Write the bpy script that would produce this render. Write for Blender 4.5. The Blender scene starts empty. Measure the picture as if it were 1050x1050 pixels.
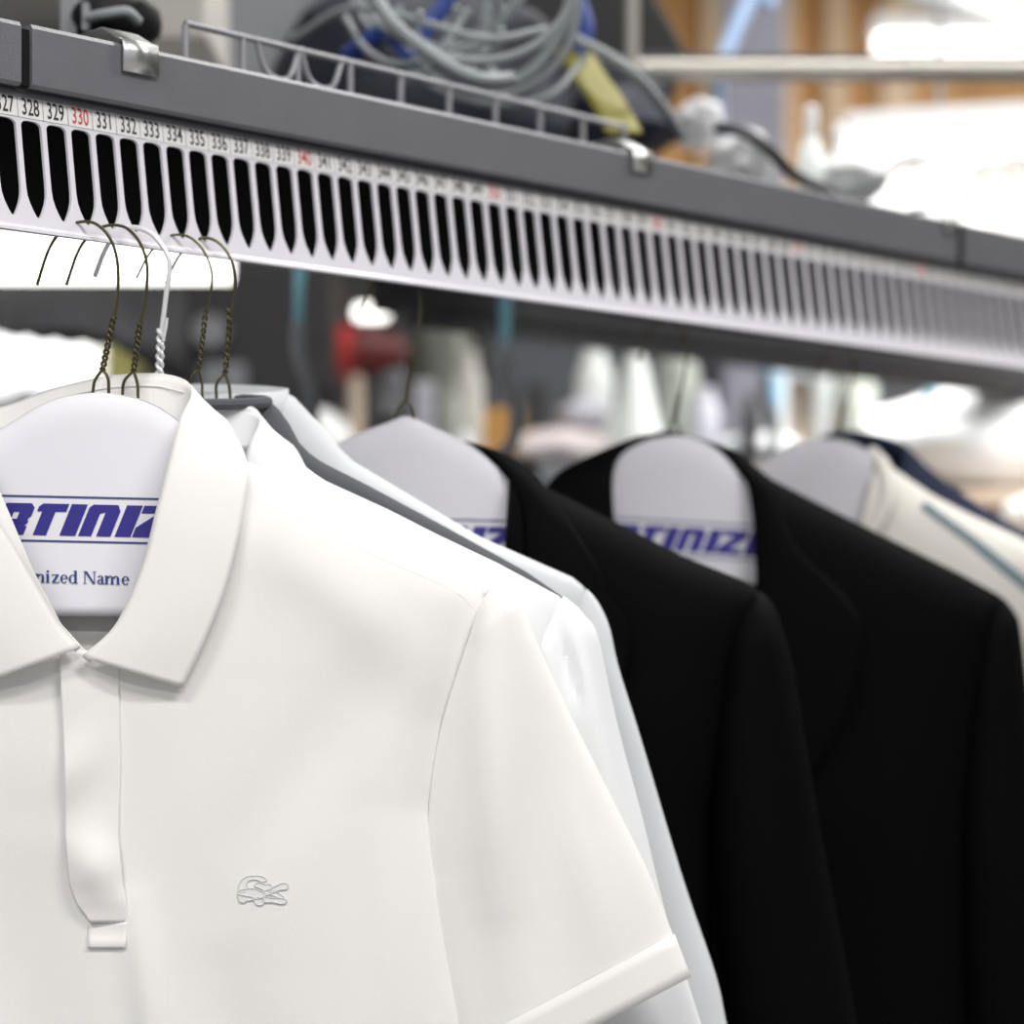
import bpy, bmesh, math, random
from mathutils import Vector, noise
random.seed(7)
R = math.radians
sc = bpy.context.scene
COL = sc.collection

# ------------------------------------------------------------------ camera frame
F, U0, V0, CZ = 2500.0, 525.0, 625.0, 1.5      # focal length, principal point, camera height


def P(u, v, Y):
    """point of the place seen at (u, v) of the 1050 px photo, at distance Y"""
    return Vector(((u - U0) * Y / F, Y, CZ + (V0 - v) * Y / F))


def lerp(a, b, t):
    return a + (b - a) * t


def interp(pts, x):
    """piecewise linear y(x) over a list of (x, y)"""
    if x <= pts[0][0]:
        return pts[0][1]
    for a, b in zip(pts, pts[1:]):
        if x <= b[0]:
            return lerp(a[1], b[1], (x - a[0]) / max(1e-9, b[0] - a[0]))
    return pts[-1][1]


def catmull(pts, n):
    """n + 1 points on a smooth curve through pts"""
    pts = [Vector(p) for p in pts]
    if len(pts) == 2:
        return [pts[0].lerp(pts[1], i / n) for i in range(n + 1)]
    seg = [(pts[i + 1] - pts[i]).length for i in range(len(pts) - 1)]
    tot = sum(seg)
    ex = [pts[0] * 2 - pts[1]] + pts + [pts[-1] * 2 - pts[-2]]
    out = []
    for k in range(n + 1):
        d = tot * k / n
        i = 0
        while i < len(seg) - 1 and d > seg[i]:
            d -= seg[i]
            i += 1
        t = min(1.0, d / max(seg[i], 1e-9))
        p0, p1, p2, p3 = ex[i], ex[i + 1], ex[i + 2], ex[i + 3]
        out.append(0.5 * ((2 * p1) + (p2 - p0) * t + (2 * p0 - 5 * p1 + 4 * p2 - p3) * t * t
                          + (3 * p1 - p0 - 3 * p2 + p3) * t * t * t))
    return out


# ------------------------------------------------------------------ materials
def mat(name, col, rough=0.6, metal=0.0, var=0.0, scale=8.0, bump=0.0, bscale=60.0, spec=0.5,
        emit=None, strength=0.0, trans=0.0, sheen=0.0, alpha=1.0, coat=0.0):
    m = bpy.data.materials.new(name)
    m.use_nodes = True
    nt = m.node_tree
    b = nt.nodes['Principled BSDF']
    b.inputs['Roughness'].default_value = rough
    b.inputs['Metallic'].default_value = metal
    b.inputs['Specular IOR Level'].default_value = spec
    b.inputs['Base Color'].default_value = (*col, 1)
    b.inputs['Transmission Weight'].default_value = trans
    b.inputs['Sheen Weight'].default_value = sheen
    b.inputs['Alpha'].default_value = alpha
    b.inputs['Coat Weight'].default_value = coat
    if emit:
        b.inputs['Emission Color'].default_value = (*emit, 1)
        b.inputs['Emission Strength'].default_value = strength
    tc = nt.nodes.new('ShaderNodeTexCoord')
    if var > 0:
        n = nt.nodes.new('ShaderNodeTexNoise')
        n.inputs['Scale'].default_value = scale
        n.inputs['Detail'].default_value = 4
        r = nt.nodes.new('ShaderNodeValToRGB')
        r.color_ramp.elements[0].position = 0.3
        r.color_ramp.elements[1].position = 0.7
        r.color_ramp.elements[0].color = (*[c * (1 - var) for c in col], 1)
        r.color_ramp.elements[1].color = (*[min(1, c * (1 + var)) for c in col], 1)
        nt.links.new(tc.outputs['Object'], n.inputs['Vector'])
        nt.links.new(n.outputs['Fac'], r.inputs['Fac'])
        nt.links.new(r.outputs['Color'], b.inputs['Base Color'])
    if bump > 0:
        n = nt.nodes.new('ShaderNodeTexNoise')
        n.inputs['Scale'].default_value = bscale
        n.inputs['Detail'].default_value = 3
        bp = nt.nodes.new('ShaderNodeBump')
        bp.inputs['Strength'].default_value = bump
        bp.inputs['Distance'].default_value = 0.001
        nt.links.new(tc.outputs['Object'], n.inputs['Vector'])
        nt.links.new(n.outputs['Fac'], bp.inputs['Height'])
        nt.links.new(bp.outputs['Normal'], b.inputs['Normal'])
    return m


def wood(name, c0, c1):
    m = mat(name, c0, 0.55)
    nt = m.node_tree
    b = nt.nodes['Principled BSDF']
    tc = nt.nodes.new('ShaderNodeTexCoord')
    mp = nt.nodes.new('ShaderNodeMapping')
    mp.inputs['Scale'].default_value = (9, 9, 0.9)
    n = nt.nodes.new('ShaderNodeTexNoise')
    n.inputs['Scale'].default_value = 1.5
    n.inputs['Detail'].default_value = 5
    r = nt.nodes.new('ShaderNodeValToRGB')
    r.color_ramp.elements[0].position = 0.35
    r.color_ramp.elements[1].position = 0.65
    r.color_ramp.elements[0].color = (*c0, 1)
    r.color_ramp.elements[1].color = (*c1, 1)
    nt.links.new(tc.outputs['Object'], mp.inputs['Vector'])
    nt.links.new(mp.outputs['Vector'], n.inputs['Vector'])
    nt.links.new(n.outputs['Fac'], r.inputs['Fac'])
    nt.links.new(r.outputs['Color'], b.inputs['Base Color'])
    return m


MT = dict(
    polo=mat('white_pique', (.86, .842, .825), .85, bump=.12, bscale=900, sheen=.15),
    shirt=mat('white_cotton', (.84, .85, .87), .8, bump=.08, bscale=700, sheen=.1),
    pale=mat('pale_grey_cotton', (.70, .72, .745), .85, sheen=.1),
    charcoal=mat('charcoal_wool', (.085, .088, .10), .9, sheen=.1),
    suit=mat('black_wool', (.0025, .0025, .0030), .7, spec=.04, bump=.1, bscale=700),
    navy=mat('navy_wool', (.012, .019, .055), .85),
    cream=mat('off_white_knit', (.74, .71, .66), .85),
    teal_band=mat('teal_stripe', (.20, .27, .31), .85),
    paper=mat('white_paper', (.84, .83, .88), .6, spec=.3),
    paper_grey=mat('coated_paper', (.70, .69, .74), .6, spec=.3),
    ink=mat('blue_ink', (.03, .022, .25), .5),
    ink_dark=mat('navy_ink', (.035, .06, .22), .5),
    thread=mat('shaded_thread', (.66, .665, .665), .8),  # shirt-coloured stitching, its soft shading put into the colour as grey
    stitch=mat('embroidery', (.79, .785, .78), .8),
    brass=mat('olive_wire', (.085, .074, .035), .36, metal=.6),
    zinc=mat('white_coated_wire', (.80, .80, .82), .3, metal=.25),
    strip=mat('white_plastic', (.78, .76, .82), .18, spec=.6, coat=.3),
    tape=mat('number_tape', (.88, .87, .87), .45),
    black_ink=mat('black_ink', (.03, .03, .03), .6),
    red_ink=mat('red_ink', (.62, .06, .05), .6),
    channel=mat('grey_painted_steel', (.14, .14, .157), .42, spec=.6, var=.05, scale=25, bump=.25, bscale=700),
    channel_dark=mat('dark_steel', (.03, .028, .03), .6),
    black=mat('black_paint', (.008, .009, .009), .6, spec=.2),
    steel=mat('brushed_steel', (.62, .63, .62), .3, metal=.9),
    galv=mat('galvanised_wire', (.30, .30, .32), .45, metal=.4),
    cable=mat('grey_cable', (.30, .325, .335), .5),
    cable_blue=mat('blue_cable', (.03, .065, .30), .45),
    cable_black=mat('black_cable', (.02, .022, .025), .5),
    hose=mat('pale_blue_hose', (.42, .58, .85), .4),
    yellow=mat('yellow_strap', (.21, .185, .02), .6),
    navybag=mat('navy_nylon', (.005, .007, .020), .7, var=.3),
    darkbox=mat('dark_grey_box', (.005, .006, .006), .7),
    putty=mat('putty_panel', (.55, .53, .49), .6),
    pipe=mat('pale_steel_pipe', (.34, .32, .29), .35, metal=.4),
    column=mat('lavender_grey_paint', (.33, .33, .40), .6),
    ply=wood('plywood', (.50, .25, .075), (.66, .36, .12)),
    stud=wood('pine_stud', (.72, .52, .32), (.82, .64, .45)),
    lamp=mat('lamp_diffuser', (.9, .9, .9), .5, emit=(1, .98, .93), strength=4.0),
    lampbody=mat('white_enamel', (.8, .8, .8), .4),
    film=mat('clear_film', (.97, .98, .99), .45, spec=.2, trans=.85),
    film_white=mat('milky_film', (.95, .96, .97), .5, spec=.3, trans=.35),
    teal=mat('teal_plastic', (.20, .46, .55), .4),
    maroon=mat('dark_red_plastic', (.11, .010, .010), .5),
    bluegrey=mat('blue_grey_paint', (.10, .108, .125), .6),
    red=mat('red_plastic', (.42, .02, .022), .45),
    white=mat('white_plastic_case', (.80, .83, .82), .35),
    pinkwhite=mat('pale_pink_cloth', (.86, .78, .78), .8),
    linen=mat('white_linen', (.90, .92, .93), .85),
    orange=mat('tan_carton', (.50, .26, .07), .7),
    beige=mat('beige_plastic', (.62, .50, .40), .6),
    tank=mat('grey_green_steel', (.20, .21, .18), .4, metal=.35, var=.2, scale=6),
    grey=mat('mid_grey_paint', (.25, .26, .28), .6),
    dgrey=mat('charcoal_canvas', (.016, .0155, .019), .8, var=.25, scale=7),
    olive=mat('grey_green_paint', (.33, .35, .31), .6),
    lblue=mat('light_blue_plastic', (.34, .55, .75), .5),
    lav=mat('lavender_plastic', (.55, .55, .62), .6),
    wallm=mat('grey_wall_paint', (.22, .225, .23), .85, var=.06, scale=2),
    floorm=mat('grey_concrete', (.35, .34, .33), .75, var=.15, scale=3),
    ceilm=mat('white_ceiling', (.75, .75, .74), .9),
    glass_day=mat('daylit_pane', (.9, .9, .9), .3, emit=(1, 1, 1), strength=2.5),
    yellowgreen=mat('yellow_green_board', (.52, .48, .18), .6),
)


MT['film'].node_tree.nodes['Principled BSDF'].inputs['IOR'].default_value = 1.07


# ------------------------------------------------------------------ mesh builder
class M:
    def __init__(self):
        self.v, self.f = [], []

    def grid(self, rows, closed=False):
        """rows: list of equally long lists of points"""
        o = len(self.v)
        n = len(rows[0])
        for r in rows:
            self.v += [Vector(p) for p in r]
        for i in range(len(rows) - 1):
            for j in range(n if closed else n - 1):
                k = (j + 1) % n
                self.f.append((o + i * n + j, o + i * n + k, o + (i + 1) * n + k, o + (i + 1) * n + j))
        return self

    def poly(self, pts):
        o = len(self.v)
        self.v += [Vector(p) for p in pts]
        self.f.append(tuple(range(o, o + len(pts))))
        return self

    def hexa(self, c):
        """c: 8 corners, bottom ring 0-3, top ring 4-7"""
        o = len(self.v)
        self.v += [Vector(p) for p in c]
        for q in ((3, 2, 1, 0), (4, 5, 6, 7), (0, 1, 5, 4), (1, 2, 6, 5), (2, 3, 7, 6), (3, 0, 4, 7)):
            self.f.append(tuple(o + i for i in q))
        return self

    def box(self, x0, x1, y0, y1, z0, z1):
        return self.hexa([(x0, y0, z0), (x1, y0, z0), (x1, y1, z0), (x0, y1, z0),
                          (x0, y0, z1), (x1, y0, z1), (x1, y1, z1), (x0, y1, z1)])

    def prism(self, pts, axis):
        """extrude a polygon along a vector"""
        a = [Vector(p) for p in pts]
        b = [p + Vector(axis) for p in a]
        o = len(self.v)
        n = len(a)
        self.v += a + b
        self.f.append(tuple(range(o, o + n)))
        self.f.append(tuple(range(o + 2 * n - 1, o + n - 1, -1)))
        for i in range(n):
            j = (i + 1) % n
            self.f.append((o + i, o + n + i, o + n + j, o + j))
        return self

    def tube(self, pts, r, seg=8, closed=False, caps=True):
        pts = [Vector(p) for p in pts]
        n = len(pts)
        rr = r if callable(r) else (lambda t: r)
        tan = []
        for i in range(n):
            if closed:
                t = pts[(i + 1) % n] - pts[i - 1]
            else:
                t = pts[min(i + 1, n - 1)] - pts[max(i - 1, 0)]
            tan.append(t.normalized() if t.length > 1e-9 else Vector((0, 0, 1)))
        a = Vector((0, 0, 1)) if abs(tan[0].z) < .9 else Vector((1, 0, 0))
        nrm = tan[0].cross(a).normalized()
        o = len(self.v)
        for i in range(n):
            nrm = (nrm - tan[i] * nrm.dot(tan[i])).normalized()
            b = tan[i].cross(nrm)
            rad = rr(i / max(1, n - 1))
            for k in range(seg):
                an = 2 * math.pi * k / seg
                self.v.append(pts[i] + (nrm * math.cos(an) + b * math.sin(an)) * rad)
        for i in range(n if closed else n - 1):
            i2 = (i + 1) % n
            for k in range(seg):
                k2 = (k + 1) % seg
                self.f.append((o + i * seg + k, o + i * seg + k2, o + i2 * seg + k2, o + i2 * seg + k))
        if caps and not closed:
            self.f.append(tuple(range(o + seg - 1, o - 1, -1)))
            self.f.append(tuple(range(o + (n - 1) * seg, o + n * seg)))
        return self

    def lathe(self, prof, c, seg=28, axis='z', sx=1.0, sy=1.0):
        """prof: (radius, height) list, closed with caps"""
        rows = []
        for (r, h) in prof:
            row = []
            for k in range(seg):
                an = 2 * math.pi * k / seg
                x, y = r * math.cos(an) * sx, r * math.sin(an) * sy
                p = {'z': (x, y, h), 'x': (h, x, y), 'y': (x, h, y)}[axis]
                row.append(Vector(c) + Vector(p))
            rows.append(row)
        o = len(self.v)
        self.grid(rows, True)
        n = len(rows)
        self.f.append(tuple(range(o + seg - 1, o - 1, -1)))
        self.f.append(tuple(range(o + (n - 1) * seg, o + n * seg)))
        return self

    def blob(self, c, rx, ry, rz, seed=0, amp=.12, sub=3, freq=2.0, flat=None):
        bm = bmesh.new()
        bmesh.ops.create_icosphere(bm, subdivisions=sub, radius=1)
        o = len(self.v)
        for q in bm.verts:
            d = q.co.copy()
            k = 1 + amp * noise.noise(d * freq + Vector((seed * 3.1, seed * 1.7, 0)))
            z = d.z * k
            if flat is not None and z < flat:
                z = flat
            self.v.append(Vector(c) + Vector((d.x * k * rx, d.y * k * ry, z * rz)))
        for q in bm.faces:
            self.f.append(tuple(o + w.index for w in q.verts))
        bm.free()
        return self

    def build(self, name, m, parent=None, smooth=True, sharp=35, thick=0, weld=False, bevel=0, sub=0):
        if parent is None:
            xs = [p.x for p in self.v]; ys = [p.y for p in self.v]; zs = [p.z for p in self.v]
            org = Vector(((min(xs) + max(xs)) / 2, (min(ys) + max(ys)) / 2, min(zs)))
        else:
            org = Vector(parent['_o'])
        me = bpy.data.meshes.new(name)
        me.from_pydata([tuple(p - org) for p in self.v], [], self.f)
        bm = bmesh.new()
        bm.from_mesh(me)
        if weld:
            bmesh.ops.remove_doubles(bm, verts=bm.verts, dist=1e-5)
        bmesh.ops.recalc_face_normals(bm, faces=bm.faces)
        if bevel:
            bmesh.ops.bevel(bm, geom=list(bm.edges), offset=bevel, segments=2, affect='EDGES', profile=.5)
        for f in bm.faces:
            f.smooth = smooth
        if smooth and sharp:
            for e in bm.edges:
                if len(e.link_faces) == 2 and e.calc_face_angle(0) > R(sharp):
                    e.smooth = False
        bm.to_mesh(me)
        bm.free()
        me.materials.append(MT[m])
        o = bpy.data.objects.new(name, me)
        COL.objects.link(o)
        if parent is None:
            o.location = org
        else:
            o.parent = parent
        o['_o'] = tuple(org)
        if thick:
            s = o.modifiers.new('thickness', 'SOLIDIFY')
            s.thickness = thick
            s.offset = 0
        if sub:
            s = o.modifiers.new('smooth', 'SUBSURF')
            s.levels = s.render_levels = sub
        return o


def tag(o, label, cat, group=None):
    o['label'] = label
    o['category'] = cat
    if group:
        o['group'] = group
    return o


def thing(name, label, cat, loc, group=None):
    o = bpy.data.objects.new(name, None)
    o.empty_display_size = .05
    COL.objects.link(o)
    o.location = loc
    o['_o'] = tuple(loc)
    return tag(o, label, cat, group)


def struct(o):
    o['kind'] = 'structure'
    return o


def stuff(o):
    o['kind'] = 'stuff'
    return o


# ------------------------------------------------------------------ room
struct(M().box(-4, 5, -3, 8.1, -.1, 0).build('floor', 'floorm', smooth=False))
struct(M().box(-4, 5, -3, 8.1, 3.4, 3.5).build('ceiling', 'ceilm', smooth=False))
struct(M().box(-4, 5, 8, 8.1, 0, 3.4).build('wall_back', 'wallm', smooth=False))
struct(M().box(-4.1, -4, -3, 8.1, 0, 3.4).build('wall_left', 'wallm', smooth=False))
struct(M().box(5, 5.1, -3, 8.1, 0, 3.4).build('wall_right', 'wallm', smooth=False))


# ------------------------------------------------------------------ conveyor
TH = math.atan2(2325 / F, 1.0)
D_ = Vector((math.sin(TH), math.cos(TH), 0))             # along the rail
N_ = Vector((math.cos(TH), -math.sin(TH), 0))            # out of the rail, towards the aisle
O_ = Vector(((79 - U0) * 1.62 / F, 1.62, 0))             # under slot 330
PITCH = .02


def rail(s, w, z):
    return O_ + D_ * s + N_ * w + Vector((0, 0, z))


def s_at(u, w):
    """distance along the rail where the line at offset w is seen at u"""
    k = (u - U0) / F
    a = O_ + N_ * w
    return (k * a.y - a.x) / (D_.x - k * D_.y)


# grey channel cover in three bolted lengths
WC = .012
ZT, ZB = CZ + .3788, CZ + .3377
ch = thing('conveyor_rail', 'long grey painted steel conveyor rail running diagonally above all the hanging clothes', 'rail',
           rail(s_at(500, WC), 0, ZB))
seams = [-.35, s_at(26, WC), s_at(985, WC), 1.55]
for a, b in zip(seams, seams[1:]):
    m = M()
    prof = [(WC, ZB + .003), (WC + .002, ZB), (WC + .002, ZB + .003), (WC + .003, ZB + .006), (WC + .003, ZT - .006), (WC, ZT - .002),
            (WC - .004, ZT), (-.06, ZT), (-.06, ZT - .004), (WC - .006, ZT - .004), (WC - .006, ZB + .003)]
    prof = [(WC - .004, ZB), (WC, ZB), (WC + .002, ZB + .002), (WC + .002, ZT - .003), (WC, ZT), (-.05, ZT), (-.05, ZT - .003),
            (WC - .004, ZT - .003)]
    m.prism([rail(a + .004, w, z) for w, z in prof], D_ * (b - a - (.0085 if b < 1 else .0125)))
    m.build('channel_section', 'channel', ch, sharp=30)
for s in seams[1:3]:
    M().prism([rail(s - .012, w, z) for w, z in ((WC - .012, ZB + .001), (WC - .001, ZB + .001), (WC - .001, ZT - .0035), (WC - .012, ZT - .0035))],
              D_ * .024).build('joint_plate', 'black', ch, smooth=False)
# dark guide the strip runs in and the drive housing behind
M().prism([rail(-.35, w, z) for w, z in ((-.012, ZB - .002), (.008, ZB - .002), (.008, ZB + .012), (-.012, ZB + .012))], D_ * 1.9
          ).build('guide_track', 'channel_dark', ch, smooth=False)
M().prism([rail(-.35, w, z) for w, z in ((.0005, ZB - .0045), (.0055, ZB - .0045), (.0055, ZB - .001), (.0005, ZB - .001))], D_ * 1.9
          ).build('strip_clamp', 'channel', ch, smooth=False)
M().prism([rail(-.6, w, z) for w, z in ((-.10, CZ + .272), (-.092, CZ + .272), (-.092, ZT - .004), (-.10, ZT - .004))], D_ * 1.25
          ).build('rear_housing', 'black', ch, smooth=False)
M().prism([rail(.655, w, z) for w, z in ((-.10, CZ + .262), (-.092, CZ + .262), (-.092, ZT - .004), (-.10, ZT - .004))], D_ * 1.6
          ).build('end_housing', 'bluegrey', ch, smooth=False)
# spring clips on the top edge of the channel
for (u, wd, hh) in ((140, .030, .019), (655, .024, .016), (972, .018, .012)):
    s = s_at(u, WC)
    m = M()
    bend = [(-.03, ZT + .012), (-.006, ZT + .013), (WC - .002, ZT + .004), (WC + .004, ZT + .002), (WC + .005, ZT - .004), (WC + .0045, ZT - hh)]
    rows = []
    for q in (-wd / 2, wd / 2):
        rows.append([rail(s + q, w, z) for w, z in bend])
    m.grid(rows)
    m.build('spring_clip', 'steel', ch, thick=.0016)

# slotted strip with printed numbers
TILT = math.tan(R(8))
ST = CZ + (625 - 104) * 1.62 / F                          # top of the strip
HS = .094


def strip(n, h, w=0.0):
    s = (n - 330) * PITCH
    return rail(s, h * TILT + w + .001, ST - h)


st = thing('slotted_strip', 'white plastic strip of numbered hanger slots fixed under the grey conveyor rail', 'slotted strip', strip(355, HS))
half = []
k = 10
for i in range(k + 1):                                    # right edge of a slot, top to bottom
    a = math.pi / 2 * i / k
    half.append((.40 * math.sin(a) ** .6 if i else 0.0, .0195 + .004 * (1 - math.cos(a))))
half = [(x, h) for x, h in half]
half += [(.405, .035), (.405, .055), (.40, .064), (.375, .0695), (.30, .0745), (.19, .0793), (.08, .083), (0, .084)]
m = M()
N0, N1 = 325, 396
TK = .0024
for n in range(N0, N1):
    for sg in (-1, 1):
        c = [(n + sg * x, h) for x, h in half]
        b = [(n + sg * .5, h) for x, h in half]
        for w in (0, -TK):
            m.grid([[strip(a_, h, w) for a_, h in c], [strip(a_, h, w) for a_, h in b]])
        m.grid([[strip(a_, h, 0) for a_, h in c], [strip(a_, h, -TK) for a_, h in c]])
m.build('strip_body', 'strip', st, weld=True, sharp=40)
edge = [(.0, 0), (.0195, 0), (.0195, -TK), (0, -TK)]
M().prism([strip(N0 - .5, h, w) for h, w in edge], D_ * PITCH * (N1 - N0)).build('number_band', 'strip', st, smooth=False)
edge = [(.084, 0), (.0895, 0), (.0920, .003), (HS, .003), (HS, -TK), (.084, -TK)]
M().prism([strip(N0 - .5, h, w) for h, w in edge], D_ * PITCH * (N1 - N0)).build('lower_rim', 'strip', st, sharp=20)
edge = [(.0012, 0.0002), (.0178, .0002), (.0178, .0006), (.0012, .0006)]
M().prism([strip(N0 - .5, h, w) for h, w in edge], D_ * PITCH * (N1 - N0)).build('paper_tape', 'tape', st, smooth=False)
tape = st.children[-1] if st.children[-1].name == 'paper_tape' else [c for c in st.children if c.name == 'paper_tape'][0]
dn = (strip(330, .01) - strip(330, 0)).normalized()
nn = D_.cross(dn).normalized()
if nn.dot(N_) < 0:
    nn = -nn
for n in range(326, 392):
    cu = bpy.data.curves.new('t', 'FONT')
    cu.body = str(n)
    cu.size = .0158
    cu.align_x = 'CENTER'
    cu.resolution_u = 3
    cu.offset = .00012
    ob = bpy.data.objects.new('t', cu)
    me = bpy.data.meshes.new_from_object(ob)
    org = Vector(st['_o'])
    base = strip(n, .0158, .0009)
    for q in me.vertices:
        q.co = base + D_ * (q.co.x * .60) - dn * q.co.y - org
    me.materials.clear()
    me.materials.append(MT['red_ink' if n % 10 == 0 else 'black_ink'])
    o = bpy.data.objects.new('printed_number', me)
    COL.objects.link(o)
    o.parent = tape
    if n % 10 == 0:
        o['label'] = 'red printed number'
    bpy.data.objects.remove(ob)
    bpy.data.curves.remove(cu)
# cell divider lines on the tape
m = M()
for n in range(N0, N1):
    m.prism([strip(n - .51, h, w) for h, w in ((.0012, .0007), (.0178, .0007), (.0178, .0009), (.0012, .0009))], D_ * .0003)
m.build('tape_divider', 'galv', tape, smooth=False)


# ------------------------------------------------------------------ garments
def rnd(x):
    x = max(0.0, min(1.0, x))
    return math.sqrt(max(0.0, 1 - (1 - x) ** 2))


def fold_at(u, v, folds):
    y = 0
    for (a, b, wd, amp) in folds:
        dx, dy = b[0] - a[0], b[1] - a[1]
        L2 = dx * dx + dy * dy
        t = ((u - a[0]) * dx + (v - a[1]) * dy) / L2
        tc = max(0, min(1, t))
        d = math.hypot(u - a[0] - dx * tc, v - a[1] - dy * tc)
        y += amp * math.exp(-(d / wd) ** 2) * math.sin(math.pi * min(1, max(.12, tc * .76 + .12)))
    return y


class Body:
    """front and back of a hanging garment: outline from seen points at distance Y"""

    def __init__(self, Y, cx, shoulder, side, hem, nf, nb, Df=.03, Db=.015, left=None, folds=(), seed=0, amp=.003, Rt=90, Rs=110, arch=0):
        self.Y, self.cx, self.hem, self.nf, self.nb = Y, cx, hem, nf, nb
        self.Df, self.Db, self.folds, self.seed, self.amp, self.Rt, self.Rs = Df, Db, folds, seed, amp, Rt, Rs
        self.sh = [(u - cx, v) for u, v in shoulder]
        self.tip = self.sh[-1][0]
        self.side = side                       # (v, half width) list
        self.neck = self.sh[0][0]
        self.arch = arch

    def vs(self, d):
        d = abs(d)
        if d < self.neck:
            return self.sh[0][1] - self.arch * (1 - (d / self.neck) ** 2)
        return interp(self.sh, d)

    def half(self, v):
        return interp(self.side, v)

    def y(self, u, v, back=False):
        """depth offset of the cloth at a seen point (negative = towards the camera)"""
        ratio = self.half(v) / self.tip
        d = (u - self.cx) / max(.2, ratio)
        de = (v - self.vs(d))
        ds = self.half(v) - abs(u - self.cx)
        k = rnd(de / self.Rt) * rnd(ds / self.Rs)
        q = Vector((u * .006, v * .0022, self.seed * 7.3))
        n = noise.noise(q) + .5 * noise.noise(q * 2.3)
        fl = fold_at(u, v, self.folds)
        if back:
            return k * (self.Db + self.amp * n)
        return -k * (self.Df + self.amp * n + fl)

    def mesh(self, nu=110, nv=100):
        m = M()
        for back in (False, True):
            rows = []
            nl = self.nb if back else self.nf
            for j in range(nv + 1):
                row = []
                t = (j / nv) ** 1.25
                for i in range(nu + 1):
                    d = self.tip * (2 * i / nu - 1)
                    top = self.vs(d)
                    if abs(d) < self.neck:
                        top = max(top, interp(nl, abs(d)))
                    v = lerp(top, self.hem, t)
                    u = self.cx + d * self.half(v) / self.tip
                    dy = self.y(u, v, back)
                    row.append(P(u, v, self.Y + dy))
                rows.append(row)
            m.grid(rows)
        return m


def sleeve_mesh(Y, O, I, thick, n=60, seg=40, folds=(), seed=0, amp=.003, cx=None, power=.75):
    """flattened tube between an outer and an inner seen edge"""
    Oc = catmull([(u, v, 0) for u, v in O], n)
    Ic = catmull([(u, v, 0) for u, v in I], n)
    m = M()
    rows = []
    for j in range(n + 1):
        row = []
        o, i = Oc[j], Ic[j]
        w = (o - i).length
        for k in range(seg):
            an = 2 * math.pi * k / seg
            c, s = math.cos(an), math.sin(an)
            c = math.copysign(abs(c) ** .9, c)
            p = (o + i) / 2 + (o - i) / 2 * c
            th = thick * min(1, (w / 60) ** power)
            q = Vector((p.x * .010, p.y * .0035, seed * 3.7))
            fl = 0
            if s > 0:
                fl = s * (amp * noise.noise(q) + fold_at(p.x, p.y, folds))
            dy = -th * math.copysign(abs(s) ** .8, s) - fl
            row.append(P(p.x, p.y, Y + dy))
        rows.append(row)
    m.grid(rows, True)
    return m


def mir(pts, cx):
    return [(2 * cx - p[0],) + tuple(p[1:]) for p in pts]


def cm(Y, pts, n):
    """smooth world curve through seen points (u, v, cm towards the back)"""
    return catmull([P(u, v, Y + d / 100) for u, v, d in pts], n)


def strip_between(A, B, n, bulge=0.0, direction=Vector((0, -1, 0))):
    rows = []
    for j in range(n + 1):
        t = j / n
        rows.append([a.lerp(b, t) + direction * bulge * math.sin(math.pi * t) for a, b in zip(A, B)])
    return rows


# ---------- 1. white polo shirt
PY = 1.60
polo = thing('polo_shirt', 'white short sleeved polo shirt at the front of the rack with a small chest emblem', 'shirt', P(95, 480, PY))
pb = Body(PY, 92, [(205, 455), (253, 474), (299, 490), (358, 520), (460, 573), (505, 610)],
          [(455, 413), (610, 413), (650, 396), (740, 366), (830, 352), (960, 372), (1050, 388), (1300, 390)], 1420,
          [(0, 672), (30, 640), (60, 580), (85, 520), (113, 455)], [(0, 432), (60, 436), (113, 455)],
          Df=.034, Db=.012, seed=1, amp=.0035, Rt=110, Rs=120,
          folds=[((140, 930), (165, 1120), 18, .007), ((30, 860), (0, 1150), 55, -.012), ((300, 700), (270, 1000), 60, .004),
                 ((420, 640), (230, 900), 45, -.005), ((395, 760), (420, 1060), 30, .004), ((270, 520), (430, 690), 40, .005),
                 ((215, 960), (240, 1150), 40, -.005)])
pb.mesh().build('shirt_body', 'polo', polo, weld=True, thick=.0008)
# sleeves
pf = [((500, 660), (514, 920), 26, .008), ((600, 840), (640, 1000), 30, .005), ((556, 740), (572, 1020), 28, -.006), ((480, 900), (500, 1080), 22, -.004)]
SO = [(503, 604), (516, 604), (530, 614), (547, 650), (580, 723), (627, 817), (663, 890), (690, 958)]
SI = [(497, 612), (489, 628), (480, 655), (452, 740), (438, 827), (440, 900), (447, 960), (470, 1075)]
SH0, SH1 = [(691, 958), (708, 1002)], [(470, 1075), (480, 1120)]
sl_r = sleeve_mesh(PY - .004, SO, SI, .026, folds=pf, seed=2).build('sleeve', 'polo', polo)
sl_l = sleeve_mesh(PY - .004, mir(SO, 92), mir(SI, 92), .026, folds=(), seed=3).build('sleeve', 'polo', polo)
for mm in (False, True):
    a, b = (mir(SH0, 92), mir(SH1, 92)) if mm else (SH0, SH1)
    sleeve_mesh(PY - .004, a, b, .0275, n=4, power=0).build('sleeve_hem', 'polo', sl_l if mm else sl_r, thick=.001)
# stitched seams
def seam(pts, off, r, parent, m, name='seam', f=pb):
    c = catmull([(u, v, 0) for u, v in pts], 40)
    M().tube([P(q.x, q.y, f.Y + f.y(q.x, q.y) - off) for q in c], r, 6).build(name, m, parent)
for mm in (False, True):
    g = (lambda p: mir(p, 92)) if mm else (lambda p: p)
    seam(g([(252, 508), (282, 521), (378, 567), (460, 603), (484, 622)]), .0000, .0006, polo, 'polo', 'shoulder_seam')
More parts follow.
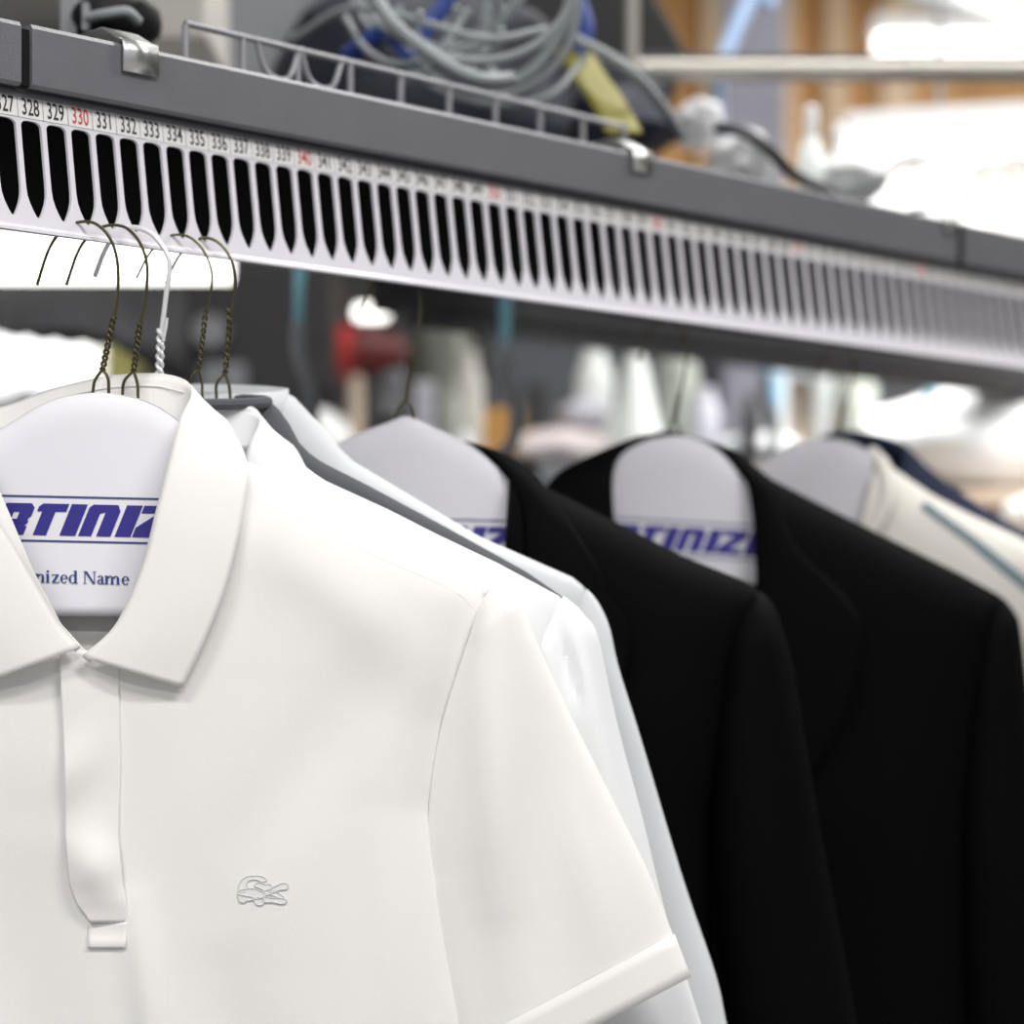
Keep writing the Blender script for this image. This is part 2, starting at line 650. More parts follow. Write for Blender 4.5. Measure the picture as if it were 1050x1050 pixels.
# placket
def sheet(cols, rows_, f, off, fn=None):
    """cloth laid on a body: cols/rows give seen (u, v)"""
    m = M()
    out = []
    for r_ in rows_:
        out.append([P(u, v, f.Y + f.y(u, v) - off - (fn(u, v) if fn else 0)) for u, v in [(c(r_), r_) for c in cols]])
    m.grid(out)
    return m
pl_l = [(666, 62), (680, 61), (740, 64), (780, 66), (860, 67), (905, 71), (925, 78), (944, 92)]
pl_r = [(680, 122), (780, 124), (860, 122), (905, 126), (944, 134)]
cols = [(lambda v, t=t: lerp(interp(pl_l, v), interp(pl_r, v), t)) for t in [i / 24 for i in range(25)]]
rows_ = [667 + (946 - 667) * i / 70 for i in range(71)]
def pl_fn(u, v):
    tl = (u - interp(pl_l, v)) / max(1, interp(pl_r, v) - interp(pl_l, v))
    lift = .0042 * (1 - tl)
    puff = .0080 * math.exp(-((v - 890) / 30) ** 2) * math.sin(math.pi * min(1, max(0, tl)) * .9 + .15)
    wr = .0024 * math.sin((v + (u - 90) * .8) / 17) * math.exp(-((v - 800) / 70) ** 2) * (1 - tl)
    drop = -.0022 * max(0, (v - 924) / 22)
    return lift + puff + wr + drop
pk = sheet(cols, rows_, pb, .0009, pl_fn).build('placket', 'polo', polo, thick=.0016)
cols2 = [(lambda v, t=t: lerp(interp([(940, 90), (972, 90)], v), interp([(940, 131), (978, 128)], v), t)) for t in [i / 10 for i in range(11)]]
sheet(cols2, [946 + 26 * i / 12 for i in range(13)], pb, .0002, lambda u, v: .0022 * math.exp(-((v - 968) / 8) ** 2)).build('placket_tab', 'polo', pk, thick=.001)
# collar
FR = [(85, 674, -4.2), (120, 640, -4.3), (146, 580, -4.2), (162, 520, -3.9), (175, 470, -3.2), (186, 430, -2.0), (197, 405, 0), (190, 391, 1.8),
      (160, 384, 2.7), (110, 386, 3.0)]
OR = [(187, 705, -4.1), (211, 655, -4.25), (232, 600, -4.2), (247, 540, -3.8), (254, 490, -2.8), (251, 468, -1.3), (242, 448, .2), (228, 428, 2.2),
      (195, 415, 3.4), (110, 415, 3.7)]
BR = [(92, 679, -3.9), (128, 645, -3.95), (153, 592, -3.9), (167, 535, -3.5), (180, 492, -2.8), (192, 465, -1.5), (199, 450, 0), (188, 441, 1.5),
      (158, 436, 2.1), (110, 436, 2.4)]
FL = [(82, 664, -4.5), (64, 646, -4.4), (42, 610, -4.3), (15, 563, -4.1), (-6, 527, -3.8), (-22, 480, -3.1), (-32, 450, -1.7), (-36, 434, 0),
      (-24, 425, 1.5), (12, 415, 2.5), (52, 400, 2.9), (110, 386, 3.0)]
OL = [(-28, 706, -4.1), (-46, 660, -4.3), (-62, 600, -4.2), (-78, 540, -3.8), (-88, 495, -2.8), (-86, 470, -1.6), (-78, 458, 0), (-66, 448, 1.5),
      (0, 440, 3.0), (40, 425, 3.6), (70, 418, 3.7), (110, 415, 3.7)]
BL = [(78, 668, -4.1), (56, 648, -4.0), (34, 615, -3.9), (8, 570, -3.6), (-12, 535, -3.2), (-28, 492, -2.6), (-38, 465, -1.4), (-40, 450, 0),
      (-28, 445, 1.2), (10, 440, 1.9), (50, 438, 2.3), (110, 436, 2.4)]
for Fc, Oc, Bc in ((FR, OR, BR), (FL, OL, BL)):
    a, b, c = cm(PY, Fc, 70), cm(PY, Oc, 70), cm(PY, Bc, 70)
    rows = strip_between(c, a, 8)[:-1] + strip_between(a, b, 16, .003)
    clr = M().grid(rows).build('collar', 'polo', polo, thick=.0018, sharp=0)
# collar rib line at the back
M().tube(cm(PY, [(188, 402, 1.6), (158, 396, 2.4), (110, 398, 2.7), (60, 408, 2.6)], 30), .0005, 6).build('collar_seam', 'polo', clr)
# embroidered emblem: tail curling over, body, open jaws to the right
em = M()
eo = M()
def emq(pts, h=.0007, lift=.0003):
    base = [(225 + x * 90 / 1050, 870 + y * 90 / 1050) for x, y in pts]
    a = [P(u, v, PY + pb.y(u, v) - lift) for u, v in base]
    em.prism(a, (0, -h * .7, 0))
    c = catmull([q + Vector((0, -h * .7 - .0001, 0)) for q in a] + [a[0] + Vector((0, -h * .7 - .0001, 0))], 60)
    eo.tube(c, .00042, 6)
emq([(225, 520), (235, 440), (270, 375), (330, 335), (430, 325), (520, 335), (565, 375), (520, 395), (440, 370), (360, 380), (325, 420), (335, 470), (300, 520)])
emq([(335, 480), (430, 480), (500, 510), (560, 540), (520, 580), (450, 600), (380, 575), (300, 560), (225, 540), (240, 500)], .0011)
emq([(225, 530), (300, 555), (400, 580), (420, 610), (320, 625), (300, 645), (250, 635), (230, 590)], .0009)
emq([(400, 590), (520, 585), (540, 640), (500, 675), (440, 660)], .0009)
emq([(520, 520), (600, 480), (690, 440), (760, 410), (815, 430), (810, 480), (740, 490), (650, 520), (560, 560)], .0010)
emq([(470, 400), (560, 430), (600, 425), (640, 470), (560, 500), (480, 470), (420, 440)], .0009)
emq([(640, 500), (690, 520), (770, 580), (740, 590), (640, 560), (590, 540)], .0006)
emq([(520, 575), (640, 590), (740, 595), (800, 610), (795, 645), (740, 660), (640, 640), (530, 635)], .0010)
emo = em.build('embroidered_emblem', 'stitch', polo, sharp=20)
eo.build('emblem_outline', 'thread', emo)

# ---------- printed paper hanger covers
GL = {
    'I': [[(0, 0), (.5, 0), (.5, 1), (0, 1)]],
    'T': [[(0, 0), (.42, 0), (.42, .78), (0, .78)], [(-.16, .75), (.76, .75), (.76, 1), (-.06, 1), (-.16, .9)]],
    'N': [[(0, 0), (.41, 0), (.41, .76), (.1, 1), (0, .9)], [(.41, .72), (.57, .76), (1.02, .8), (.88, 1), (.1, 1), (.2, .8)], [(.57, 0), (1.02, 0), (1.02, .82), (.57, .8)]],
    'Z': [[(0, 0), (1, 0), (1, .24), (0, .24)], [(0, .24), (.5, .24), (1, .70), (1, .76), (.52, .76), (0, .3)], [(0, .76), (1, .76), (1, 1), (0, 1)]],
    'R': [[(0, 0), (.42, 0), (.42, 1), (.1, 1), (0, .88)], [(.4, .72), (1.02, .72), (1.02, .86), (.88, 1), (.4, 1)], [(.4, .28), (.92, .28), (1.0, .4), (.94, .5), (.4, .5)],
          [(.60, .5), (.94, .5), (1.02, .6), (1.02, .72), (.60, .72)], [(.55, 0), (1.0, 0), (1.0, .28), (.55, .28)]],
    'A': [[(0, 0), (.42, 0), (.42, 1), (.12, 1), (0, .85)], [(.42, .26), (.6, .26), (.6, .48), (.42, .48)], [(.42, .72), (.6, .72), (.6, 1), (.42, 1)], [(.6, 0), (1.02, 0), (1.02, .85), (.9, 1), (.6, 1)]],
    'M': [[(0, 0), (.36, 0), (.36, .8), (0, .8)], [(0, .76), (1.44, .76), (1.44, .88), (1.32, 1), (.1, 1), (0, .9)], [(.52, 0), (.88, 0), (.88, .8), (.52, .8)], [(1.04, 0), (1.44, 0), (1.44, .8), (1.04, .8)]],
    'G': [[(0, .1), (.12, 0), (.42, 0), (.42, 1), (.12, 1), (0, .88)], [(.42, 0), (.9, 0), (1.02, .12), (1.02, .24), (.42, .24)], [(.42, .76), (1.02, .76), (1.02, 1), (.42, 1)], [(.6, .24), (1.02, .24), (1.02, .52), (.6, .52)]],
}
LINE = [('M', -3.52), ('A', -2.40), ('R', -1.30), ('T', 0), ('I', .84), ('N', 1.43), ('I', 2.58), ('Z', 3.13), ('I', 4.26), ('N', 4.86), ('G', 6.0)]


def cover(name, label, Y, cx, top, bottom, mt, text_at, scale, lines=True, serif=False, slope=0.0, origin=None, split=.9):
    """paper folded over a hanger: top is the seen ridge (u, v) list"""
    root = thing('hanger_cover', label, 'paper cover', P(cx, top[len(top) // 2][1], Y), 'printed paper covers folded over the hangers')
    n = 60
    ridge = catmull([(u, v, 0) for u, v in top], n)
    def yy(u, v, vt):
        de = max(0, v - vt)
        return -.0065 * rnd(de / 30) - .0015 * math.sin((u - cx) * .02 + v * .008)
    m = M()
    for sg in (1, -1):
        rows = []
        for j in range(31):
            t = (j / 30) ** 1.5
            row = []
            for q in ridge:
                vb = bottom if isinstance(bottom, (int, float)) else interp(bottom, q.x)
                v = lerp(q.y, max(q.y + 5, vb), t)
                row.append(P(q.x, v, Y + sg * yy(q.x, v, q.y)))
            rows.append(row)
        m.grid(rows)
    psh = m.build('paper_sheet', mt, root, weld=True, thick=.0003)
    rt = [(q.x, q.y) for q in ridge]
    def on(u, v, lift=.0006):
        return P(u, v, Y + yy(u, v, interp(rt, u)) - lift)
    bx, by, H = text_at                                    # base of the T and height of a letter
    m = M()
    for chh, x0 in LINE:
        for poly in GL[chh]:
            m.poly([on(bx + (x0 + x + .4 * h) * H, by + (x0 + x + .4 * h) * H * slope - h * H) for x, h in poly])
    m.build('printed_name', 'ink', psh, smooth=False)
    m = M()
    for dv in (-1.22, .18):
        a, b = bx - 3.7 * H, bx + 7.3 * H
        w = .030 * H
        k = 30
        up = [(lerp(a, b, i / k), by + (lerp(a, b, i / k) - bx) * slope + dv * H) for i in range(k + 1)]
        m.grid([[on(u, v - w, .0006) for u, v in up], [on(u, v + w, .0006) for u, v in up]])
    m.build('printed_rule', 'ink_dark', psh, smooth=False)
    return psh, on


pc, on1 = cover('hanger_cover', 'white printed paper cover inside the collar of the front polo shirt', PY - .002, 100,
                [(-140, 520), (-60, 470), (0, 440), (40, 416), (70, 406), (105, 403), (150, 411), (185, 432), (240, 475), (320, 520)], 632, 'paper',
                (33.5, 548.5, 32.5), 1, slope=.022)
# serif line "nized Name"
SER = []
def ser_rect(x0, y0, x1, y1): SER.append([(x0, y0), (x1, y0), (x1, y1), (x0, y1)])
def ser_arc(cx, cy, rx, ry, a0, a1, w0, w1, n=14):
    """stroke whose width swells from w0 (top and bottom) to w1 (sides)"""
    pts_o, pts_i = [], []
    for i in range(n + 1):
        a = R(lerp(a0, a1, i / n))
        w = lerp(w0, w1, abs(math.cos(a)) ** 1.5)
        pts_o.append((cx + (rx) * math.cos(a), cy + (ry) * math.sin(a)))
        pts_i.append((cx + (rx - w) * math.cos(a), cy + (ry - w) * math.sin(a)))
    for i in range(n):
        SER.append([pts_o[i], pts_o[i + 1], pts_i[i + 1], pts_i[i]])
def g_stem(x, h, w=.15, head=True):
    ser_rect(x, 0, x + w, h); ser_rect(x - .06, 0, x + w + .06, .045)
    if head: SER.append([(x - .07, h - .04), (x, h - .09), (x + .03, h), (x, h)])
def g_n(x):
    g_stem(x, .68); ser_arc(x + .30, .44, .20, .24, 0, 165, .07, .15); ser_rect(x + .35, 0, x + .50, .46); ser_rect(x + .29, 0, x + .56, .045); return .66
def g_i(x):
    g_stem(x, .68); ser_arc(x + .075, .88, .085, .085, 0, 360, .085, .085); return .34
def g_z(x):
    ser_rect(x, .60, x + .44, .67); ser_rect(x, 0, x + .46, .07); SER.append([(x, .07), (x + .17, .07), (x + .44, .60), (x + .27, .60)])
    ser_rect(x, .50, x + .04, .62); ser_rect(x + .42, .05, x + .46, .19); return .52
def g_e(x):
    ser_arc(x + .24, .335, .24, .345, 0, 318, .06, .14, 20); ser_rect(x + .08, .335, x + .47, .39); return .54
def g_d(x):
    ser_arc(x + .24, .335, .25, .345, 40, 320, .06, .14, 18); ser_rect(x + .35, 0, x + .50, 1.0); ser_rect(x + .35, 0, x + .57, .045); ser_rect(x + .28, .955, x + .40, 1.0); return .64
def g_N(x):
    ser_rect(x + .08, 0, x + .14, .97); ser_rect(x + .68, 0, x + .74, .97); SER.append([(x + .08, .97), (x + .25, .97), (x + .74, 0), (x + .60, 0)])
    ser_rect(x, 0, x + .23, .045); ser_rect(x + .58, .93, x + .83, .975); ser_rect(x - .02, .93, x + .22, .975); return .88
def g_a(x):
    ser_arc(x + .20, .48, .19, .20, 0, 160, .06, .14); ser_rect(x + .25, .05, x + .39, .50); ser_arc(x + .20, .19, .20, .20, 60, 330, .06, .13); ser_rect(x + .33, 0, x + .48, .07); return .52
def g_m(x):
    g_n(x); ser_arc(x + .66, .44, .20, .24, 0, 165, .07, .15); ser_rect(x + .71, 0, x + .86, .46); ser_rect(x + .65, 0, x + .92, .045); return 1.02
x = 0
for fn in (g_n, g_i, g_z, g_e, g_d, None, g_N, g_a, g_m, g_e):
    x += .26 if fn is None else fn(x)
k = (133.5 - 37) / x
m = M()
for q in SER:
    m.poly([on1(37 + a * k, 598.5 + (37 + a * k - 85) * .028 - b * 13.2, .0008) for a, b in q])
m.build('printed_line', 'ink_dark', pc, smooth=False)

# ---------- 2. white dress shirt right behind the polo
def simple_collar(parent, m, Y, cx, cr, k, dv0, name='collar'):
    """shirt collar like the polo's, moved to cx and scaled"""
    def mv(pts): return [(cx + (u - 92) * k, dv0 + (v - 386) * k, d * .55) for u, v, d in pts]
    def ml(pts): return [(cx - (u - 92) * k, dv0 + (v - 386) * k, d * .55) for u, v, d in pts]
    for f in (mv, ml):
        a, b, c = cm(Y, f(FR), 50), cm(Y, f(OR), 50), cm(Y, f(BR), 50)
        rows = strip_between(c, a, 6)[:-1] + strip_between(a, b, 12, .003)
        M().grid(rows).build(name, m, parent, thick=.0016, sharp=0)


def shirt(label, cat, Y, cx, shoulder, O, I, m, nf, nb, Df=.02, Db=.012, seed=0, amp=.003, thick=.02, cat_name='dress_shirt', side=None, folds=(), arch=0, sfolds=(), Rt=70):
    root = thing(cat_name, label, cat, P(cx, shoulder[0][1], Y))
    tip = shoulder[-1][0] - cx
    side = side or [(shoulder[-1][1], tip), (shoulder[-1][1] + 60, tip - 25), (shoulder[-1][1] + 220, tip - 60), (1300, tip - 50)]
    b = Body(Y, cx, shoulder, side, 1420, nf, nb, Df, Db, seed=seed, amp=amp, folds=folds, Rt=Rt, arch=arch)
    b.mesh(80, 70).build('shirt_body' if 'shirt' in cat_name else 'garment_body', m, root, weld=True, thick=.0008)
    sleeve_mesh(Y, O, I, thick, seed=seed + 3, amp=amp, folds=sfolds).build('sleeve', m, root)
    sleeve_mesh(Y, mir(O, cx), mir(I, cx), thick, seed=seed + 4, amp=amp).build('sleeve', m, root)
    return root, b


s2, b2 = shirt('white dress shirt hanging directly behind the front polo, its collar peeking out', 'shirt', 1.652, 168,
               [(282, 455), (330, 492), (400, 524), (447, 548), (510, 578), (583, 617)],
               [(578, 611), (592, 622), (600, 632), (613, 652), (633, 742), (660, 843), (683, 938), (707, 1012), (760, 1180)],
               [(572, 618), (565, 632), (556, 650), (545, 700), (535, 780), (540, 880), (555, 960), (575, 1040), (620, 1210)], 'shirt',
               [(0, 640), (60, 520), (90, 458), (114, 452)], [(0, 425), (114, 455)], Df=.016, Db=.01, seed=5, thick=.014,
               sfolds=[((570, 640), (590, 720), 9, -.010), ((600, 660), (640, 860), 14, .004)])
simple_collar(s2, 'shirt', 1.652, 165, 0, .97, 414)
# ---------- 3. charcoal garment
s3, b3 = shirt('charcoal grey sweater of which only a dark shoulder shows between two white shirts', 'sweater', 1.685, 185,
               [(274, 409), (292, 427), (309, 459), (329, 474), (373, 496), (457, 541), (540, 587), (590, 622)],
               [(585, 617), (594, 626), (600, 640), (606, 680), (622, 760), (648, 860), (675, 950), (720, 1150)],
               [(580, 624), (570, 640), (560, 680), (550, 740), (545, 820), (555, 900), (570, 980), (600, 1180)], 'charcoal',
               [(0, 560), (60, 480), (89, 409)], [(0, 412), (89, 409)], Df=.012, Db=.008, seed=6, thick=.011, cat_name='sweater')
m = M()
ring = [P(185 + 89 * math.cos(a), 412 - 3 * math.sin(a), 1.685 + .03 * math.sin(a)) for a in [2 * math.pi * i / 40 for i in range(40)]]
M().tube(ring, .004, 8, closed=True).build('neckband', 'charcoal', s3)
# ---------- 4. pale shirt
s4, b4 = shirt('pale grey white shirt last of the light ones, against the first black jacket', 'shirt', 1.735, 200,
               [(291, 402), (300, 406), (329, 437), (358, 471), (420, 508), (490, 550), (590, 594), (607, 611)],
               [(602, 604), (613, 617), (625, 643), (634, 683), (657, 757), (700, 900), (734, 1000), (746, 1055), (770, 1160)],
               [(596, 612), (590, 630), (585, 660), (580, 720), (585, 800), (600, 900), (615, 980), (625, 1040), (640, 1180)], 'pale',
               [(0, 560), (60, 480), (91, 402)], [(0, 396), (91, 402)], Df=.016, Db=.01, seed=8, thick=.016)
ring = [P(202 + 92 * math.cos(a), 399 - 5 * math.sin(a), 1.735 + .032 * math.sin(a)) for a in [2 * math.pi * i / 40 for i in range(40)]]
rows = [[p + Vector((0, 0, dz)) * 1 for p in ring] for dz in (0, -.012, -.024)]
M().grid(rows, True).build('collar_band', 'pale', s4, thick=.003)


# ---------- black suit jackets
def jacket(label, Y, cx, shoulder, O, I, seed, fold, outer, base, nf, side=None, lf=None, lo=None, lb=None):
    root = thing('suit_jacket', label, 'jacket', P(cx, shoulder[0][1], Y), 'black suit jackets on the rack')
    tip = shoulder[-1][0] - cx
    side = side or [(shoulder[-1][1], tip), (shoulder[-1][1] + 70, tip - 18), (shoulder[-1][1] + 220, tip - 60), (1300, tip - 60)]
    b = Body(Y, cx, shoulder, side, 1400, nf, [(0, shoulder[0][1] - 22), (shoulder[0][0] - cx, shoulder[0][1])], .035, .02, seed=seed, amp=.004, Rt=80, arch=25)
    b.mesh(90, 80).build('jacket_body', 'suit', root, weld=True, thick=.001)
    for mm in (False, True):
        g = (lambda p: mir(p, cx)) if mm else (lambda p: p)
        sleeve_mesh(Y - .004, g(O), g(I), .036, seed=seed + 2, amp=.005).build('sleeve', 'suit', root)
        tri = (lf, lo, lb) if mm and lf else (g(fold), g(outer), g(base))
        a, o_, c = [cm(Y, q, 60) for q in tri]
        rows = strip_between(c, a, 6)[:-1] + strip_between(a, o_, 14, .004)
        M().grid(rows).build('lapel', 'suit', root, thick=.002, sharp=0)
    return root


jacket('black suit jacket nearest the white shirts, covering the left half of the next black one', 1.86, 425,
       [(520, 482), (560, 500), (630, 535), (700, 571), (765, 597), (790, 616)],
       [(780, 606), (792, 618), (800, 636), (812, 680), (826, 760), (843, 860), (862, 960), (880, 1060), (900, 1200)],
       [(770, 616), (755, 640), (742, 680), (735, 760), (730, 860), (735, 960), (745, 1060), (755, 1130), (760, 1220)], 11,
       [(425, 900, -4.2), (500, 740, -4.4), (535, 620, -4.4), (538, 540, -3.5), (528, 498, -2.0), (505, 468, 0), (480, 454, 1.5), (425, 444, 2.6)],
       [(480, 940, -4.2), (640, 700, -4.6), (620, 600, -4.8), (590, 545, -4.0), (562, 505, -2.2), (540, 480, 0), (500, 460, 2.2), (425, 450, 3.4)],
       [(430, 900, -3.6), (510, 740, -3.7), (548, 620, -3.6), (549, 545, -2.9), (540, 505, -1.6), (515, 480, 0), (485, 470, 1.2), (425, 464, 2.0)],
       [(0, 900), (60, 810), (85, 730), (94, 640), (95, 482)])
jacket('black suit jacket second along the rail, at the right edge of the black pair', 2.10, 699,
       [(782, 487), (830, 512), (900, 547), (985, 589), (1025, 611), (1038, 624)],
       [(1028, 612), (1038, 624), (1046, 640), (1052, 690), (1060, 760), (1075, 860), (1090, 960), (1105, 1060), (1120, 1200)],
       [(1020, 622), (1008, 650), (998, 690), (990, 760), (985, 860), (985, 960), (990, 1060), (995, 1130), (1000, 1220)], 15,
       [(699, 860, -4.2), (752, 730, -4.4), (774, 630, -4.4), (775, 560, -3.5), (768, 500, -2.0), (752, 472, 0), (732, 456, 1.5), (692, 445, 2.8)],
       [(740, 890, -4.2), (850, 770, -4.6), (884, 645, -4.8), (815, 560, -4.0), (800, 505, -2.2), (778, 482, 0), (748, 460, 2.2), (692, 448, 3.6)],
       [(704, 860, -3.6), (760, 730, -3.7), (786, 630, -3.6), (787, 565, -2.9), (780, 508, -1.6), (762, 486, 0), (738, 472, 1.2), (692, 466, 2.0)],
       [(0, 860), (50, 790), (72, 710), (82, 630), (83, 487)], side=[(624, 339), (700, 325), (850, 300), (1300, 300)],
       lf=[(699, 860, -4.2), (660, 730, -4.4), (640, 630, -4.4), (630, 545, -3.8), (627, 500, -3.0), (630, 475, -1.5), (642, 459, .3), (664, 449, 1.8), (692, 445, 2.8)],
       lo=[(655, 890, -4.2), (560, 770, -4.6), (520, 640, -4.8), (535, 560, -4.2), (552, 515, -3.4), (568, 489, -2.6), (594, 473, -1.0), (628, 458, .8), (660, 447, 2.4), (692, 442, 3.6)],
       lb=[(694, 860, -3.6), (652, 730, -3.7), (628, 630, -3.6), (618, 550, -3.1), (615, 505, -2.4), (618, 485, -1.2), (632, 474, .2), (658, 466, 1.4), (692, 464, 2.0)])
cover('hanger_cover', 'pale printed paper cover with a pointed top inside the nearer black jacket', 1.857, 420,
      [(230, 560), (290, 500), (346, 455), (398, 433), (416, 427), (434, 433), (480, 455), (512, 482), (540, 516), (600, 580)], 640, 'paper_grey',
      (403, 566, 28), 1, slope=.02)
cover('hanger_cover', 'pale printed paper cover with a rounded top inside the farther black jacket', 2.097, 699,
      [(590, 560), (616, 505), (636, 468), (662, 452), (690, 447), (715, 451), (740, 465), (765, 495), (785, 520), (800, 540)],
      [(590, 600), (630, 555), (690, 585), (772, 600), (800, 600)], 'paper_grey', (655, 563, 25), 1, slope=.06)

# ---------- off white garment and navy one farther on
s7, b7 = shirt('off white knit top with a teal shoulder stripe behind the black jackets', 'knit top', 2.30, 838,
               [(899, 470), (918, 482), (956, 508), (994, 528), (1048, 553), (1090, 580)],
               [(1082, 572), (1095, 585), (1105, 610), (1115, 680), (1125, 780), (1135, 900), (1140, 1000), (1145, 1100)],
               [(1075, 582), (1062, 610), (1050, 650), (1045, 720), (1045, 800), (1050, 900), (1055, 1000), (1060, 1100)], 'cream',
               [(0, 640), (40, 560), (61, 470)], [(0, 462), (61, 470)], Df=.03, Db=.015, seed=21, thick=.025, cat_name='knit_top')
a = cm(2.30, [(860, 590, -3.2), (893, 546, -3.4), (908, 520, -3.2), (911, 498, -2.4), (904, 478, -.8), (893, 466, 1)], 30)
M().tube(a, .0085, 12).build('collar', 'cream', s7)
m = M()
q = catmull([(945, 518, 0), (958, 528, 0), (985, 547, 0), (1004, 561, 0), (1050, 598, 0), (1080, 625, 0)], 30)
m.grid([[P(p.x + 4 * sg, p.y - 4.5 * sg, 2.30 + b7.y(p.x, p.y) - .0015) for p in q] for sg in (-1, -.5, 0, .5, 1)])
m.build('shoulder_stripe', 'teal_band', s7, thick=.001)
m = M()
q = catmull([(925, 500, 0), (945, 512, 0), (985, 533, 0), (1010, 547, 0), (1060, 578, 0)], 20)
cover('hanger_cover', 'grey white blank looking paper cover inside the off white knit top', 2.297, 838,
      [(760, 500), (778, 478), (800, 463), (825, 453), (850, 450), (875, 454), (897, 468), (915, 490)], 560, 'paper_grey', (812, 563, 20), 1, slope=.03)
s8, b8 = shirt('navy blue jacket at the far end behind the off white knit top', 'jacket', 2.40, 868,
               [(928, 456), (950, 478), (975, 498), (1010, 521), (1050, 544), (1085, 570)],
               [(1078, 563), (1090, 575), (1100, 600), (1110, 680), (1120, 780), (1130, 900), (1135, 1000), (1140, 1100)],
               [(1070, 572), (1055, 600), (1045, 650), (1040, 720), (1040, 800), (1045, 900), (1050, 1000), (1055, 1100)], 'navy',
               [(0, 640), (40, 560), (60, 456)], [(0, 448), (60, 456)], Df=.025, Db=.015, seed=25, thick=.025, cat_name='navy_jacket', arch=6)
M().tube(cm(2.40, [(925, 462, -1), (905, 454, 1), (875, 449, 2), (845, 453, 1)], 20), .007, 10).build('collar', 'navy', s8)


# ------------------------------------------------------------------ wire hangers
def hanger(label, Y, hook, twist, legs, arms, m='brass', r=.00105, r2=None, turns=4.5, shadow_bar=True, extra=None):
    """hook: seen points from tip to neck; twist: (top, bottom); legs: two seen points where the wires part"""
    root = thing('wire_hanger', label, 'hanger', P(twist[1][0], twist[1][1], Y), 'wire hangers on the numbered strip')
    pts = [P(u, v, Y + d / 100) for u, v, d in [(p + (0,))[:3] for p in hook]]
    M().tube(catmull(pts, 50), r, 10).build('hook', m, root)
    a, b = P(*twist[0], Y), P(*twist[1], Y)
    ax = (b - a).normalized()
    e1 = ax.cross(Vector((0, 1, 0))).normalized()
    e2 = Vector((0, 1, 0))
    mm = M()
    rr = (r2 or r) * 1.25
    for ph in (0, math.pi):
        q = []
        for i in range(91):
            t = i / 90
            an = 2 * math.pi * turns * t + ph
            q.append(a.lerp(b, t) + (e1 * math.cos(an) + e2 * math.sin(an)) * rr)
        mm.tube(q, r2 or r * .95, 8)
    mm.build('twisted_neck', m, root)
    mm = M()
    n = len(legs)
    ends = [(lg[1][0] + (-14 if i == 0 else 14), lg[1][1] + 22) for i, lg in enumerate(legs)]
    L = [P(*twist[1], Y)] + [P(*q, Y) for q in legs[0]] + [P(*ends[0], Y)]
    Rr = [P(*twist[1], Y)] + [P(*q, Y) for q in legs[1]] + [P(*ends[1], Y)]
    path = [P(*arms[0], Y)] + list(reversed(catmull(L, 24))) + catmull(Rr, 24)[1:] + [P(*arms[1], Y)]
    mm.tube(path, r, 8)
    mm.tube([P(*arms[0], Y), P(*arms[1], Y)], r, 8)
    mm.build('hanger_frame', m, root)
    if extra:
        M().tube([P(*q, Y - .002) for q in extra], r * .7, 8).build('wire_end', m, root)
    return root


hanger('olive wire hanger hooked leftmost on the strip, inside the front polo shirt', 1.604,
       [(38, 292, .9), (50, 256, .5), (64, 236, .3), (80, 228, 0), (97, 229, -.2), (112, 243, -.2), (120, 266, -.1), (121, 296), (117, 326)],
       ((117, 324), (105, 379)), ([(97, 391), (93, 412)], [(111, 389), (113, 412)]), ((-150, 560), (320, 560)))
hanger('olive wire hanger second from the left, just right of the first twisted wire', 1.618,
       [(68, 292, .9), (81, 256, .6), (96, 238, .3), (112, 231, 0), (130, 234, -.1), (144, 250), (151, 274), (149, 306), (144, 332)],
       ((144, 330), (137, 380)), ([(127, 392), (124, 414)], [(141, 394), (143, 414)]), ((-130, 580), (330, 580)))
hanger('white coated wire hanger with a thick straight neck, third from the left', 1.634,
       [(97, 284, 1.2), (108, 256, .8), (120, 240, .4), (135, 233, 0), (154, 239), (168, 255), (174, 272), (170, 305), (165, 345)],
       ((165, 338), (163, 392)), ([(150, 420), (120, 440)], [(180, 420), (210, 440)]), ((-60, 600), (400, 600)), 'zinc', .0017, .0014, turns=3,
       extra=[(171, 326), (170, 335), (167, 350)])
hanger('thin olive wire hanger fourth from the left with a narrow twist', 1.662,
       [(140, 285, 1.2), (152, 262, .8), (165, 247, .3), (178, 241, 0), (194, 243), (208, 256), (217, 278), (216, 300), (211, 322)],
       ((211, 320), (204, 378)), ([(196, 388), (192, 412)], [(207, 392), (209, 412)]), ((-40, 610), (420, 620)), r=.0009)
hanger('dark olive wire hanger fifth from the left, rightmost of the near group', 1.680,
       [(170, 290, 1.2), (182, 265, .8), (195, 251, .3), (208, 244, 0), (223, 248), (235, 262), (240, 280), (240, 300), (236, 320)],
       ((236, 316), (231, 382)), ([(222, 394), (221, 416)], [(235, 396), (238, 416)]), ((-20, 610), (420, 620)), r=.00105)
hanger('slim wire hanger holding the nearer black jacket', 1.857,
       [(370, 320, 1.5), (379, 296, .8), (388, 279, .3), (398, 271, 0), (412, 273), (424, 285), (431, 302), (430, 335), (422, 368)],
       ((422, 366), (417, 408)), ([(408, 420), (404, 440)], [(424, 420), (427, 440)]), ((240, 570), (600, 570)), r=.0010)
hanger('slim wire hanger holding the farther black jacket', 2.097,
       [(655, 370, 1.5), (662, 348, .8), (672, 333, .3), (682, 327, 0), (693, 330), (701, 342), (704, 358), (702, 385), (697, 405)],
       ((697, 404), (692, 432)), ([(684, 440), (680, 458)], [(697, 440), (700, 458)]), ((590, 540), (800, 540)), r=.0010)
